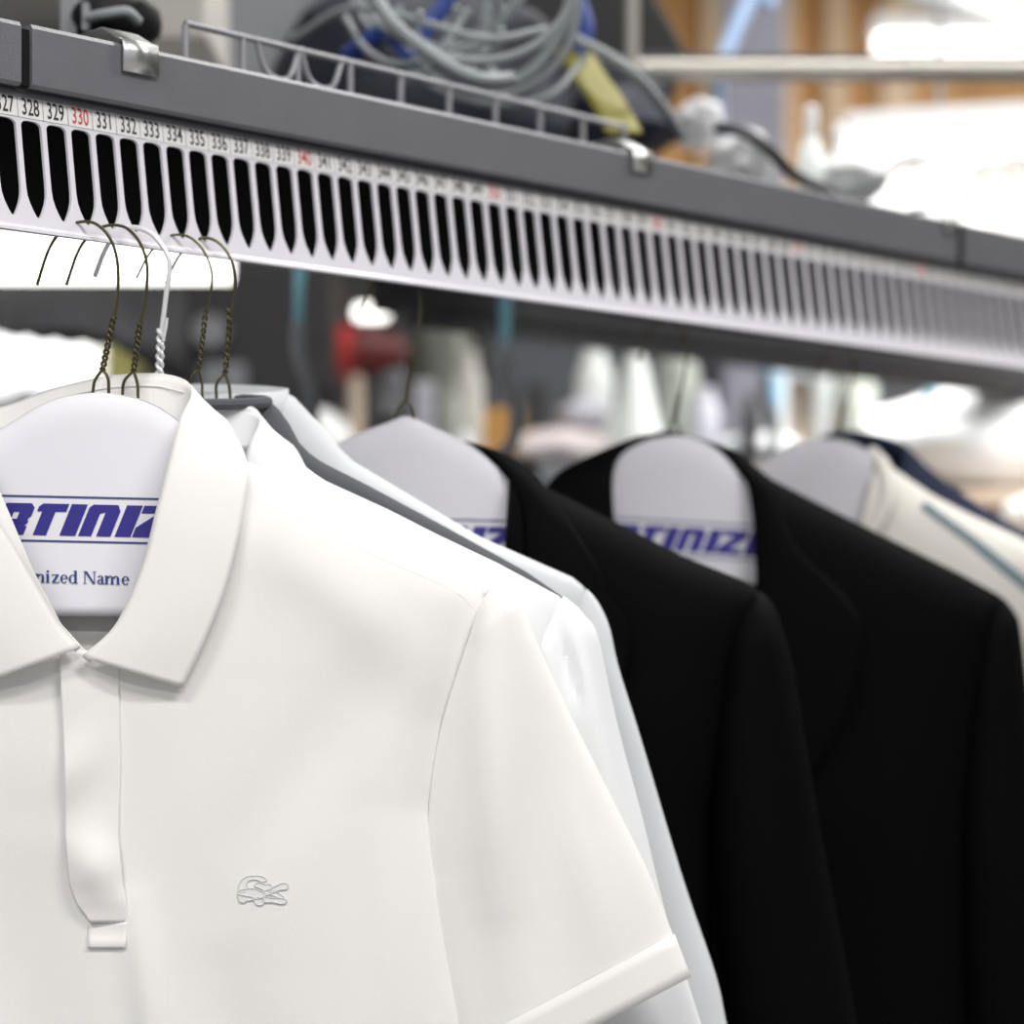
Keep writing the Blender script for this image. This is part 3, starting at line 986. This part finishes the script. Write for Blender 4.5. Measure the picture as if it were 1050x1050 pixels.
hanger('slim wire hanger holding the off white knit top far along the rail', 2.297,
       [(838, 385, 1.2), (844, 368, .8), (851, 356, .3), (860, 351, 0), (868, 354), (874, 364), (876, 378), (872, 400), (866, 415)],
       ((866, 414), (860, 438)), ([(852, 446), (848, 462)], [(866, 446), (870, 462)]), ((770, 540), (930, 540)), r=.0010)


# ------------------------------------------------------------------ overhead tray and its cables
def bpx(u0, v0, u1, v1, Y, dep):
    """box whose front face is seen at these limits at distance Y"""
    a, b = P(u0, v1, Y), P(u1, v0, Y)
    return (a.x, b.x, Y, Y + dep, a.z, b.z)


def single(name, mesh, m, label, cat, group=None, **kw):
    return tag(mesh.build(name, m, **kw), label, cat, group)


tr = thing('cable_tray', 'galvanised wire tray carrying cables along the top of the grey rail', 'tray', rail(.4, -.1, ZT))
M().prism([rail(-.35, w, z) for w, z in ((-.05, ZT + .001), (-.40, ZT + .001), (-.40, ZT + .004), (-.05, ZT + .004))], D_ * 1.95).build('tray_floor', 'darkbox', tr, smooth=False)
wr = -.055
a, b = s_at(190, wr), s_at(640, wr)
M().tube([rail(a, wr, ZT + .044), rail(b, wr, ZT + .040)], .0026, 8).build('top_wire', 'galv', tr)
for i in range(10):
    s = lerp(a, b, i / 9)
    M().tube([rail(s, wr, ZT), rail(s, wr, ZT + .043)], .0026, 8).build('post', 'galv', tr)
for u in (285, 330):
    s = s_at(u, wr)
    M().tube(catmull([rail(s - .022, wr, ZT + .046), rail(s - .012, wr, ZT + .022), rail(s + .010, wr, ZT + .020), rail(s + .022, wr, ZT + .045)], 20), .0022, 8).build('wire_loop', 'galv', tr)


def cable(label, pts, r, m='cable', seed=0):
    c = catmull([P(u, v, Y) for u, v, Y in pts], 60)
    return tag(M().tube(c, r, 10).build('cable', m), label, 'cable', 'cables bundled on the overhead tray')


def ring_c(cu, cv, ru, rv, Y, dy, rot=0, n=14, a0=0, a1=360):
    out = []
    for i in range(n + 1):
        a = R(lerp(a0, a1, i / n))
        x, y = ru * math.cos(a), rv * math.sin(a)
        cr, sr = math.cos(R(rot)), math.sin(R(rot))
        out.append((cu + x * cr - y * sr, cv + x * sr + y * cr, Y + dy * math.sin(a * .5 + .4)))
    return out


cable('grey cable forming the largest hanging loop, bright on its lower rim', ring_c(482, -30, 108, 92, 2.02, .05, 12, a0=-60, a1=200), .0042)
cable('grey cable in a loop sagging lowest over the tray edge', ring_c(500, 5, 92, 94, 2.10, .06, -10, a0=-70, a1=190), .0035)
cable('grey cable in a narrow upright loop at the right of the tangle', ring_c(545, 0, 42, 88, 2.14, .06, 20, a0=-100, a1=170), .0040)
cable('grey cable arching across the middle of the tangle', ring_c(440, 10, 80, 40, 2.12, .05, 25, a0=-20, a1=220), .0034)
cable('grey cable running flat and left behind the loops', [(300, 40, 2.2), (360, 8, 2.15), (430, 22, 2.12), (500, 40, 2.1), (560, 30, 2.12)], .0036)
cable('thick grey cable slanting down from the top left of the tangle', [(370, -30, 2.05), (400, 20, 2.03), (450, 60, 2.0), (490, 80, 2.0), (525, 80, 2.05)], .0052)
cable('grey cable in a small inner loop near the middle', ring_c(470, 20, 45, 34, 2.08, .05, -30, a0=-40, a1=230), .0030)
cable('thin grey cable drooping at the left end of the tangle', [(350, 10, 2.2), (375, 50, 2.15), (410, 66, 2.12), (450, 52, 2.1), (480, 10, 2.12)], .0028)
cable('grey cable crossing the upright pipe beside the yellow strap', [(590, 40, 2.25), (620, 55, 2.22), (650, 75, 2.2), (680, 110, 2.25), (700, 140, 2.3)], .0048)
cable('grey cable in a broad loop reaching the top edge at the middle', ring_c(460, -20, 70, 70, 2.16, .05, 5, a0=-40, a1=220), .0032)
cable('grey cable in a tilted oval loop at the left part of the tangle', ring_c(415, 0, 60, 45, 2.18, .05, 40, a0=-40, a1=230), .0030)
cable('grey cable in a tall loop close to the right end of the tangle', ring_c(520, -25, 66, 108, 2.2, .05, 8, a0=-60, a1=190), .0030)
cable('grey cable lying slack along the bottom of the tangle', [(395, 40, 2.24), (430, 80, 2.22), (490, 105, 2.2), (560, 100, 2.2), (600, 60, 2.24)], .0030)
cable('grey cable crossing diagonally up to the right behind the loops', [(410, 90, 2.26), (460, 50, 2.24), (510, 20, 2.22), (560, -30, 2.24)], .0032)
cable('blue cable glimpsed at the left behind the grey loops', [(355, 60, 2.22), (390, 35, 2.2), (410, 45, 2.18), (425, 62, 2.16)], .009, 'cable_blue')
cable('blue cable rising at the top middle between grey loops', [(420, 60, 2.24), (440, 25, 2.24), (455, 5, 2.24), (470, -30, 2.24)], .008, 'cable_blue')
cable('blue cable at the right end of the tangle', [(596, 60, 2.3), (600, 30, 2.3), (592, 0, 2.3), (588, -30, 2.3)], .009, 'cable_blue')
single('cable', M().tube(catmull([P(u, v, y) for u, v, y in [(735, 130, 2.42), (765, 137, 2.4), (790, 155, 2.4), (815, 180, 2.45), (850, 196, 2.55)]], 40), .006, 10),
       'cable_black', 'black cable curving over the rail top below the grey column', 'cable', 'cables bundled on the overhead tray')


def on_tray(name, u0, u1, v0, Y, dep, m, label, cat, bev=.004, group=None):
    x0, x1, y0, y1, z0, z1 = bpx(u0, v0, u1, 600, Y, dep)
    return single(name, M().box(x0, x1, y0, y1, ZT + .004, z1), m, label, cat, group, smooth=False, bevel=bev)


m = M()
m.blob(P(430, 62, 2.45) + Vector((0, .1, -.02)), .165, .10, .11, 3, .25)
single('nylon_bag', m, 'navybag', 'dark navy nylon bag lying behind the cable loops', 'bag')
m = M()
m.blob(P(600, 70, 2.62) + Vector((0, .1, -.03)), .10, .10, .075, 4, .25)
single('nylon_bag', m, 'navybag', 'small dark navy bag behind the yellow strap', 'bag')
# black sloping equipment case at the middle top
m = M()
pts = [(350, -60), (640, -60), (706, 55), (700, 62), (350, 62)]
m.prism([P(u, v, 2.9) for u, v in pts], (0, .3, 0))
single('equipment_case', m, 'darkbox', 'black equipment case with a sloping right side behind the cables', 'case', smooth=False, bevel=.006)
# left top: bracketed unit and pale panel
mu = thing('motor_unit', 'dark grey motor unit partly cut by the top left edge above the rail', 'motor', P(100, 30, 1.9))
m = M()
m.blob(P(120, 22, 1.92), .035, .05, .022, 2, .1)
m.build('motor_housing', 'darkbox', mu)
M().box(*bpx(62, -30, 78, 36, 1.90, .02)).build('mounting_bracket', 'grey', mu, smooth=False)
M().box(*bpx(84, 2, 90, 30, 1.86, .01)).build('bracket_tab', 'grey', mu, smooth=False)
m = M(); m.tube(catmull([P(90, 18, 1.86), P(110, 14, 1.85), P(130, 12, 1.85), P(142, 22, 1.86)], 14), .004, 10)
m.build('cable_gland', 'cable', mu)
x0, x1, y0, y1, z0, z1 = bpx(110, -60, 212, 40, 2.5, .2)
single('control_cabinet', M().box(x0, x1, y0, y1, z0, 3.4), 'putty', 'pale putty coloured cabinet at the top left behind the rail', 'cabinet', smooth=False, bevel=.005)
x0, x1, y0, y1, z0, z1 = bpx(212, -60, 345, 90, 3.0, .2)
single('control_cabinet', M().box(x0, x1, y0, y1, z0, 3.4), 'grey', 'mid grey cabinet right of the pale cabinet behind the tray', 'cabinet', smooth=False, bevel=.005)
# yellow strap
ys = [(588, 52, 2.3), (605, 80, 2.26), (620, 100, 2.22), (634, 125, 2.18), (640, 137, 2.16)]
c = catmull([P(*q) for q in ys], 20)
m = M(); m.grid([[p + Vector((dx, 0, .0)) for p in c] for dx in (-.016, -.008, .0, .008, .016)])
single('webbing_strap', m, 'yellow', 'yellow webbing strap hanging over the tray beside the upright pipe', 'strap', thick=.003)

# upright pipe with crossbar
pp = thing('pipe_frame', 'pale steel pipe frame, one upright and a long level crossbar at top right', 'pipe frame', P(648, 120, 2.75))
M().tube([P(648, 128, 2.75), P(648, -240, 2.75)], .0075, 14).build('upright', 'pipe', pp)
M().tube([P(640, 72, 2.78), P(1500, 74, 2.78)], .0125, 18).build('crossbar', 'pipe', pp)
M().tube([P(640, 59, 2.80), P(1500, 61, 2.80)], .0045, 12).build('top_wire', 'channel_dark', pp)

# column, hose
single('steel_column', M().box(*bpx(743, -300, 806, 1400, 4.6, .12)[:4], 0, 3.4), 'column', 'grey lavender steel column behind the level pipe', 'column', smooth=False, bevel=.006)
c = catmull([P(840, -810, 3.3), P(795, -60, 3.3), P(775, -10, 3.3), P(752, 35, 3.3), P(738, 75, 3.3), P(736, 110, 3.35), P(740, 140, 3.4)], 40)
single('air_hose', M().tube(c, .0105, 12), 'hose', 'pale blue air hose curving down in front of the grey column', 'hose')

# plywood sheets and pine studs on the far right wall
for (u0, u1, lab) in ((560, 742, 'plywood sheet left of the grey column'), (806, 905, 'plywood sheet just right of the grey column'), (935, 1250, 'plywood sheet at the far right above the white bundles')):
    x0, x1, y0, y1, z0, z1 = bpx(u0, -150, u1, 520, 6.5, .03)
    single('plywood_sheet', M().box(x0, x1, y0, y1, 0, 3.39), 'ply', 'orange brown ' + lab, 'plywood', 'plywood sheets of the far partition', smooth=False)
for (u0, u1, lab) in ((905, 936, 'pale pine stud between two plywood sheets at far right'), (848, 868, 'pale pine stud on the plywood beside the grey column'), (800, 815, 'pale pine stud touching the right of the grey column'), (722, 745, 'pale pine stud behind the pale blue hose')):
    x0, x1, y0, y1, z0, z1 = bpx(u0, -150, u1, 520, 6.42, .08)
    single('pine_stud', M().box(x0, x1, y0, y1, 0, 3.39), 'stud', lab, 'stud', 'pine studs of the far partition', smooth=False)
# dark sloping pipe at the top right corner
single('ceiling_duct', M().tube([P(930, -12, 5.2), P(1000, 6, 5.2), P(1100, 50, 5.2)], .035, 16), 'white', 'grey white duct sloping through the top right corner', 'duct')


# lamps (ceiling battens)
def batten(x0, x1, y, z, label, light=True, power=30, w=.12, tilt=0.0, hang=True):
    root = thing('batten_light', label, 'lamp', ((x0 + x1) / 2, y, z), 'long batten lamps')
    dz = tilt
    m = M(); m.hexa([(x0, y - w / 2, z + .03), (x1, y - w / 2, z + .03 + dz), (x1, y + w / 2, z + .03 + dz), (x0, y + w / 2, z + .03),
                     (x0, y - w / 2, z + .06), (x1, y - w / 2, z + .06 + dz), (x1, y + w / 2, z + .06 + dz), (x0, y + w / 2, z + .06)])
    m.build('lamp_body', 'lampbody', root, smooth=False)
    m = M()
    m.tube([(x0 + .01, y, z), (x1 - .01, y, z + dz)], w * .42, 20)
    m.build('diffuser', 'lamp', root)
    if hang:
        for x in (x0 + .15, x1 - .15):
            M().tube([(x, y, z + .05), (x, y, 3.4)], .006, 8).build('hanger_rod', 'galv', root)
    if light:
        L = bpy.data.lights.new('batten_glow', 'AREA')
        L.shape = 'RECTANGLE'; L.size = abs(x1 - x0); L.size_y = .25; L.energy = power
        L.color = (1, .985, .96)
        lo = bpy.data.objects.new('batten_glow', L)
        COL.objects.link(lo)
        lo.location = ((x0 + x1) / 2, y, z - .08)
    return root


# visible ones
a, b = P(893, 43, 4.4), P(1300, 43, 4.4)
batten(a.x, b.x, 4.4, a.z - .02, 'glowing batten lamp at upper right just above the level pipe', light=False, w=.075)
a, b = P(862, 163, 3.7), P(1300, 138, 3.7)
batten(a.x, b.x, 3.7, a.z, 'glowing wide batten lamp at right below the level pipe, its end blunt', light=True, power=9, w=.105, tilt=.04)
a, b = P(52, 270, 2.78), P(246, 268, 2.78)
batten(a.x - .6, b.x, 2.78, a.z, 'low batten lamp glimpsed beneath the numbered strip at the left', light=False, w=.055, hang=False)
# overhead ones out of frame, added to light the clothes and goods behind
for (x, y, pw) in ((-1.2, .2, 40), (1.0, .2, 62), (-.2, -1.2, 40), (.6, 2.6, 40), (2.2, 2.8, 50), (1.2, 5.0, 50), (-1.5, 4.5, 26)):
    nm = {(-1.2, .2): 'added ceiling batten lamp over the left of the aisle', (1.0, .2): 'added ceiling batten lamp over the right of the aisle', (-.2, -1.2): 'added ceiling batten lamp behind the viewer',
          (.6, 2.6): 'added ceiling batten lamp above the hanging clothes', (2.2, 2.8): 'added ceiling batten lamp above the far end of the rail', (1.2, 5.0): 'added ceiling batten lamp in front of the plywood',
          (-1.5, 4.5): 'added ceiling batten lamp near the back left window'}[(x, y)]
    batten(x - .6, x + .6, y, 3.34, nm, power=pw, hang=False)

# ------------------------------------------------------------------ clutter above the rail at right
for i, (u, v, ru, rv, Y, lab) in enumerate([
        (715, 128, 26, 22, 2.75, 'small clear wrapped bundle left of the hose on the rail'),
        (760, 168, 32, 30, 2.7, 'clear wrapped bundle at the foot of the grey column'),
        (870, 185, 40, 26, 2.75, 'clear wrapped bundle left end of the bright pile at right'),
        (945, 195, 60, 36, 2.9, 'bright clear wrapped bundle in the middle of the pile at right'),
        (1030, 205, 55, 42, 3.0, 'bright clear wrapped bundle at the right edge of the picture')]):
    m = M()
    c = P(u, v, Y)
    m.blob(c, ru * Y / F, .09, rv * Y / F, i + 5, .2, 4, 2.0)
    single('wrapped_bundle', m, 'film' if i > 2 else 'film_white', lab, 'bundle', 'clear wrapped bundles on the rail')
for (u, v0, v1, rad, Y, lab) in ((832, 112, 276, 15, 2.7, 'white plastic bottle right of the grey column'), (860, 130, 272, 13, 2.75, 'shorter white plastic bottle next to the taller white one')):
    r = rad * Y / F
    z0, z1 = P(0, v1, Y).z, P(0, v0, Y).z
    h = z1 - z0
    c = P(u, v1, Y)
    b_ = thing('plastic_bottle', lab, 'bottle', c, 'white bottles on the rail')
    M().lathe([(r * .9, 0), (r, .01), (r, h * .6), (r * .8, h * .75), (r * .4, h * .85), (r * .4, h * .9)], c).build('bottle', 'white', b_)
    M().lathe([(r * .5, h * .88), (r * .5, h), (r * .3, h * 1.02)], c).build('cap', 'lampbody', b_)

# ------------------------------------------------------------------ below the strip: return run, awning, rack and goods
rr = thing('return_rail', 'dark return rail of the conveyor running below and behind the numbered strip', 'rail', P(560, 355, 2.9))
A0 = P(560, 332, 2.9)
m = M()
q0 = A0 - D_ * .22
prof = [(0, 0), (0, .05), (-.07, .05), (-.07, 0)]
m.prism([q0 + N_ * w + Vector((0, 0, z)) for w, z in prof], D_ * 4.2)
m.build('rail_beam', 'dgrey', rr, smooth=False)
m = M()
m.prism([q0 + N_ * w + Vector((0, 0, z)) for w, z in ((-.02, -.02), (-.005, -.02), (-.005, .0), (-.02, .0))], D_ * 4.2)
m.build('guide_lip', 'channel_dark', rr, smooth=False)
for (u, v0, v1, Y, lab) in ((308, 270, 332, 2.45, 'teal plastic hook strap hanging left of the red hood'), (519, 300, 352, 2.75, 'teal plastic hook strap right of the steel tank'),
                            (787, 345, 385, 3.4, 'teal plastic hook strap above the white box machine'), (956, 360, 410, 3.75, 'teal plastic hook strap above the white linen heap')):
    m = M()
    w = 7 * Y / F
    a, b = P(u, v0 - 20, Y), P(u - 2, v1, Y)
    m.tube([a, a.lerp(b, .5), b], lambda t: w * (1 - .2 * t), 10)
    single('hook_strap', m, 'teal', lab, 'strap', 'teal straps under the return rail')
    m = M()
    m.tube(catmull([b, b + Vector((0, 0, -.03)), b + Vector((.012, 0, -.07)), b + Vector((.01, 0, -.11)), b + Vector((-.01, 0, -.13))], 24), .008, 10)
    single('hanging_hook', m, 'grey', lab.replace('teal plastic hook strap', 'grey hook').replace('hanging', 'hanging from teal strap').replace('right of', 'under strap right of').replace('above', 'under strap above'), 'hook', 'grey hooks under the teal straps')

# awning with scalloped edge
aw = M()
rows = []
for j in range(13):
    t = j / 12
    row = []
    for i in range(121):
        u = -260 + 450 * i / 120
        vt = interp([(-260, 288), (60, 288), (90, 292), (135, 282), (180, 262), (330, 256)], u)
        vb = interp([(-260, 336), (0, 340), (120, 352), (170, 384), (250, 402), (330, 404)], u) + 4 * abs(math.sin(u * .11))
        v = lerp(vt, vb, t)
        dy = -.10 * math.sin(t * math.pi * .6) + .012 * noise.noise(Vector((u * .02, t * 2, 0)))
        row.append(P(u, v, 2.95 + dy))
    rows.append(row)
aw.grid(rows)
single('canvas_valance', aw, 'dgrey', 'dark charcoal canvas valance with a scalloped lower edge behind the leftmost hooks', 'valance', thick=.004)

# window at the left back
w1 = M(); w1.box(*bpx(-200, 320, 108, 470, 7.9, .05))
struct(w1.build('window_1', 'glass_day', smooth=False))
fr = M()
for (a, b) in ((-205, -195), (-50, -46), (104, 112)):
    fr.box(*bpx(a, 312, b, 478, 7.86, .05))
fr.box(*bpx(-205, 312, 112, 320, 7.86, .05)); fr.box(*bpx(-205, 470, 112, 478, 7.86, .05))
struct(fr.build('trim_1', 'yellowgreen', smooth=False))
single('notice_board', M().box(*bpx(113, 330, 146, 480, 7.95, .05)), 'yellowgreen', 'yellow green board right of the bright window', 'board', smooth=False)
for (u, v, lab, sd) in ((20, 408, 'dark grey fabric heap low in front of the bright window', 31),):
    m = M(); m.blob(P(u, v + 34, 5.5), 46 * 5.5 / F, .2, 42 * 5.5 / F, sd, .3, 3)
    tb = thing('work_table', 'grey work table under the fabric heap in front of the window', 'table', P(u, 480, 5.5))
    tz = P(0, 480, 5.5).z
    M().box(-2.2, -.6, 5.25, 5.8, tz - .04, tz).build('table_top', 'grey', tb, smooth=False, bevel=.005)
    for lx in (-2.15, -.65):
        for ly in (5.3, 5.75):
            M().box(lx - .025, lx + .025, ly - .025, ly + .025, 0, tz - .04).build('leg', 'grey', tb, smooth=False)
    single('fabric_heap', m, 'grey', lab, 'fabric heap')

# shelf rack carrying the goods
SY = 3.8
sz = P(0, 478, SY).z
rk = thing('storage_rack', 'steel storage rack behind the clothes carrying bottles, boxes and linen', 'rack', P(600, 1000, SY))
x0, x1 = P(170, 0, SY).x, P(906, 0, SY).x
for z in (sz, sz - .5, sz - 1.0):
    M().box(x0, x1, SY - .12, SY + .6, z - .03, z).build('shelf', 'grey', rk, smooth=False)
for x in (x0 + .02, (x0 + x1) / 2, x1 - .02):
    for y in (SY - .10, SY + .58):
        M().box(x - .02, x + .02, y - .02, y + .02, 0, sz).build('post', 'galv', rk, smooth=False)


cart = thing('linen_cart', 'beige linen cart at the right edge carrying the big white linen heap', 'cart', P(1100, 1200, SY))
c0, c1 = P(908, 0, SY).x, P(1400, 0, SY).x
for v, y0, nm in ((506, -.14, 'deck'), (556, -.34, 'lower_deck')):
    z = P(0, v, SY).z
    M().box(c0, c1, SY + y0, SY + .55, z - .025, z).build(nm, 'beige', cart, smooth=False, bevel=.004)
for x in (c0 + .02, c1 - .02):
    for y in (-.12, .53):
        M().box(x - .015, x + .015, SY + y - .015, SY + y + .015, 0, P(0, 506, SY).z - .01).build('post', 'galv', cart, smooth=False)


def U(r): return r * SY / F


def rest(name, label, cat, m, mesh, group=None, **kw):
    return single(name, mesh, m, label, cat, group, **kw)


def zz(v, Y=SY): return P(0, v, Y).z
def xx(u, Y=SY): return P(u, 0, Y).x


# dark cabinet with grey dial behind the left hooks
dc = thing('dark_machine', 'black machine with a grey round dial behind the fourth and fifth hangers', 'machine', (xx(240), SY + .1, sz))
M().box(xx(176), xx(338), SY + .05, SY + .45, sz, zz(266)).build('machine_case', 'channel_dark', dc, smooth=False, bevel=.006)
M().lathe([(U(17), 0), (U(17), .03), (U(13), .04)], (xx(214), SY + .01, zz(338)), axis='y').build('dial', 'grey', dc)
M().box(xx(205), xx(250), SY + .0, SY + .05, sz, zz(372)).build('lower_panel', 'grey', dc, smooth=False, bevel=.005)
# red hood on a beige stand
rh = thing('nozzle_stand', 'bright red nozzle hood on a beige stand left of the steel tank', 'nozzle', (xx(366), SY - .05, sz))
c = (xx(350), SY - .04, zz(364))
M().lathe([(U(25), 0), (U(27), U(4)), (U(27), U(18)), (U(26), U(30)), (U(17), U(56)), (U(6), U(70))], c, axis='x').build('hood', 'maroon', rh)
M().lathe([(U(25), -U(1)), (U(27.5), 0), (U(27.5), U(15)), (U(25), U(16))], c, axis='x').build('hood_rim', 'red', rh)
M().box(xx(361), xx(374), SY - .06, SY - .03, sz, zz(378)).build('stand', 'beige', rh, smooth=False, bevel=.003)
M().lathe([(U(26), 0), (U(24), .012), (U(6), .02)], (xx(367), SY - .045, sz)).build('base', 'beige', rh)
# steel tank
tk = thing('steel_tank', 'tall grey green cylindrical steel tank behind the hook of the nearer jacket', 'tank', (xx(450), SY + .18, sz))
h = zz(270) - sz
M().lathe([(U(34), 0), (U(35), .01), (U(35), h - .04), (U(30), h - .01), (U(12), h)], (xx(450), SY + .16, sz)).build('tank_body', 'tank', tk)
M().box(xx(424), xx(446), SY - .0, SY + .05, sz, zz(390)).build('valve_box', 'lav', tk, smooth=False, bevel=.006)
M().tube([(xx(402), SY + .12, sz), (xx(402), SY + .12, zz(300))], U(12), 14).build('side_pipe', 'channel_dark', tk)
M().box(xx(386), xx(414), SY + .01, SY + .05, zz(425), zz(378)).build('gauge_box', 'grey', tk, smooth=False, bevel=.006)
rest('oval_lamp', 'small glowing oval lamp above the red nozzle hood', 'lamp', 'lamp', M().lathe([(U(3), -U(18)), (U(8), -U(15)), (U(9), 0), (U(8), U(15)), (U(3), U(18))], (xx(380), SY + .02, zz(319)), axis='x'))
# jars and bottles
def jar(u, vt, rad, m, label, y=0.0, lid=None, name='jar'):
    r = U(rad); h = zz(vt) - sz
    c = (xx(u), SY + y, sz)
    root = thing(name, label, 'jar', c, 'jars on the storage rack')
    M().lathe([(r * .95, 0), (r, .006), (r, h * .72), (r * .7, h * .84), (r * .55, h * .88)], c).build('jar_body', m, root)
    M().lathe([(r * .62, h * .86), (r * .62, h * .98), (r * .5, h)], c).build('lid', lid or m, root)


jar(481, 362, 15, 'putty', 'pale jar with a narrow neck right of the steel tank', -.02)
jar(463, 398, 12, 'olive', 'short grey green jar close against the steel tank', -.06)
jar(612, 342, 20, 'white', 'white round topped jar over a beige foot left of the tall dispenser', .1, 'white')
jar(766, 408, 10, 'channel_dark', 'dark bottle left of the white box machine', -.05)
jar(723, 398, 16, 'lav', 'pale lavender jar between the farther jacket and the dark bottle', 0)
jar(869, 372, 14, 'olive', 'grey green bottle right of the white box machine', -.02)
jar(696, 342, 22, 'olive', 'grey green bottle with a cream cap above the farther jacket', .02, 'putty')
jar(888, 362, 17, 'olive', 'grey green bottle with a pale cap beside the tan carton', .06, 'white')
# white dispenser cone
ds = thing('dispenser', 'white flared dispenser standing left of the farther jacket collar', 'dispenser', (xx(650), SY - .05, sz))
h = zz(368) - sz
M().lathe([(U(34), 0), (U(32), .02), (U(20), h * .5), (U(13), h * .85), (U(8), h)], (xx(650), SY - .05, sz)).build('dispenser_body', 'white', ds)
M().tube([(xx(650), SY - .05, zz(372)), (xx(672), SY - .05, zz(352)), (xx(690), SY - .05, zz(362))], U(5), 10).build('spout', 'olive', ds)
# folded cloths
def folded(u0, u1, v0, m, label, y=-.06, dep=.18, base=478, seed=0, group='folded cloths on the storage rack'):
    x0, x1 = xx(u0), xx(u1)
    z0, z1 = zz(base), zz(v0)
    mm = M()
    mm.blob(((x0 + x1) / 2, SY + y + dep / 2, (z0 + z1) / 2), (x1 - x0) / 2 * 1.1, dep / 2, (z1 - z0) / 2 * 1.05, seed, .18, 4, 1.6)
    for q in mm.v: q.z = max(q.z, z0)
    rest('folded_cloth', label, 'cloth', m, mm, group)


folded(528, 624, 440, 'pinkwhite', 'pale pink folded cloth in the gap between the two black jackets', seed=41)
folded(575, 622, 406, 'lav', 'pale lavender cloth bundle on top of the pink folded cloth', base=442, seed=42, y=-.02)
folded(738, 822, 443, 'linen', 'bright white folded linen left of the off white knit top', seed=43)
folded(456, 490, 433, 'linen', 'small bright white cloth at the right foot of the steel tank', seed=44)
folded(888, 1120, 404, 'linen', 'large bright white linen heap at right under the teal strap', base=506, seed=45, dep=.3, y=-.13)
folded(1000, 1080, 512, 'linen', 'low white cloth at the right edge below the big linen heap', base=556, seed=46, dep=.18, y=-.33)
folded(300, 362, 422, 'linen', 'small white linen pile left of the nozzle stand', base=478, seed=47, y=-.12)


def carton(u0, u1, v0, m, label, y=0, dep=.16, base=478):
    root = thing('carton', label, 'carton', (xx((u0 + u1) / 2), SY + y, zz(base)), 'cartons on the storage rack')
    M().box(xx(u0), xx(u1), SY + y, SY + y + dep, zz(base), zz(v0)).build('carton_box', m, root, smooth=False, bevel=.003)
    M().box(xx(u0) - .001, xx(u1) + .001, SY + y - .001, SY + y + dep + .001, zz(v0) - .03, zz(v0) + .002).build('lid', m, root, smooth=False, bevel=.003)


carton(494, 536, 420, 'orange', 'tan carton between the nearer jacket collar and the pink cloth')
carton(870, 905, 408, 'orange', 'tan carton left of the big white linen heap', .12)
carton(985, 1120, 398, 'beige', 'wide beige carton at the right edge behind the linen heap', .3, .2, base=506)
# white box machine
bm_ = thing('box_machine', 'white arched box machine with a beige core above the white linen', 'machine', (xx(825), SY, sz))
m = M()
m.box(xx(795), xx(808), SY, SY + .2, sz, zz(385)); m.box(xx(838), xx(854), SY, SY + .2, sz, zz(385))
m.build('side_panel', 'white', bm_, smooth=False, bevel=.005)
M().box(xx(793), xx(856), SY - .005, SY + .2, zz(388), zz(366)).build('top_panel', 'white', bm_, smooth=False, bevel=.012)
M().box(xx(808), xx(838), SY + .06, SY + .18, sz, zz(388)).build('core', 'beige', bm_, smooth=False)
M().box(xx(786), xx(800), SY - .03, SY - .004, zz(420), zz(386)).build('side_tank', 'lblue', bm_, smooth=False, bevel=.004)
# dark blue grey machines right behind
x0, x1 = xx(500, 4.6), xx(1100, 4.6)
mm = M(); mm.box(x0, x1, 4.75, 5.2, 0, P(0, 338, 4.75).z)
single('dark_counter', mm, 'bluegrey', 'long grey machine cabinet standing behind the storage rack', 'cabinet', smooth=False, bevel=.01)
jb = M(); jb.box(xx(541, 4.4), xx(560, 4.4), 4.45, 4.6, 0, P(0, 390, 4.4).z)
single('standing_panel', jb, 'channel_dark', 'narrow dark panel left of the lavender cloth bundle', 'panel', smooth=False, bevel=.005)

# ------------------------------------------------------------------ light and camera
w = bpy.data.worlds.new('World')
sc.world = w
w.use_nodes = True
bg = w.node_tree.nodes['Background']
bg.inputs['Color'].default_value = (.93, .96, 1, 1)
bg.inputs['Strength'].default_value = .62

cam = bpy.data.cameras.new('Camera')
cam.sensor_width = 36
cam.sensor_fit = 'HORIZONTAL'
cam.lens = F / 1050 * 36
cam.shift_y = (V0 - 525) / 1050
cam.clip_start = .05
cam.dof.use_dof = True
cam.dof.focus_distance = 1.575
cam.dof.aperture_fstop = 3.5
co = bpy.data.objects.new('Camera', cam)
COL.objects.link(co)
co.location = (0, 0, CZ)
co.rotation_euler = (R(90), 0, 0)
sc.camera = co

vs = sc.view_settings
vs.view_transform = 'Standard'
vs.look = 'None'
vs.exposure = -0.40
vs.gamma = 1.0
vs.use_curve_mapping = False
for o in list(sc.objects):
    if '_o' in o:
        del o['_o']
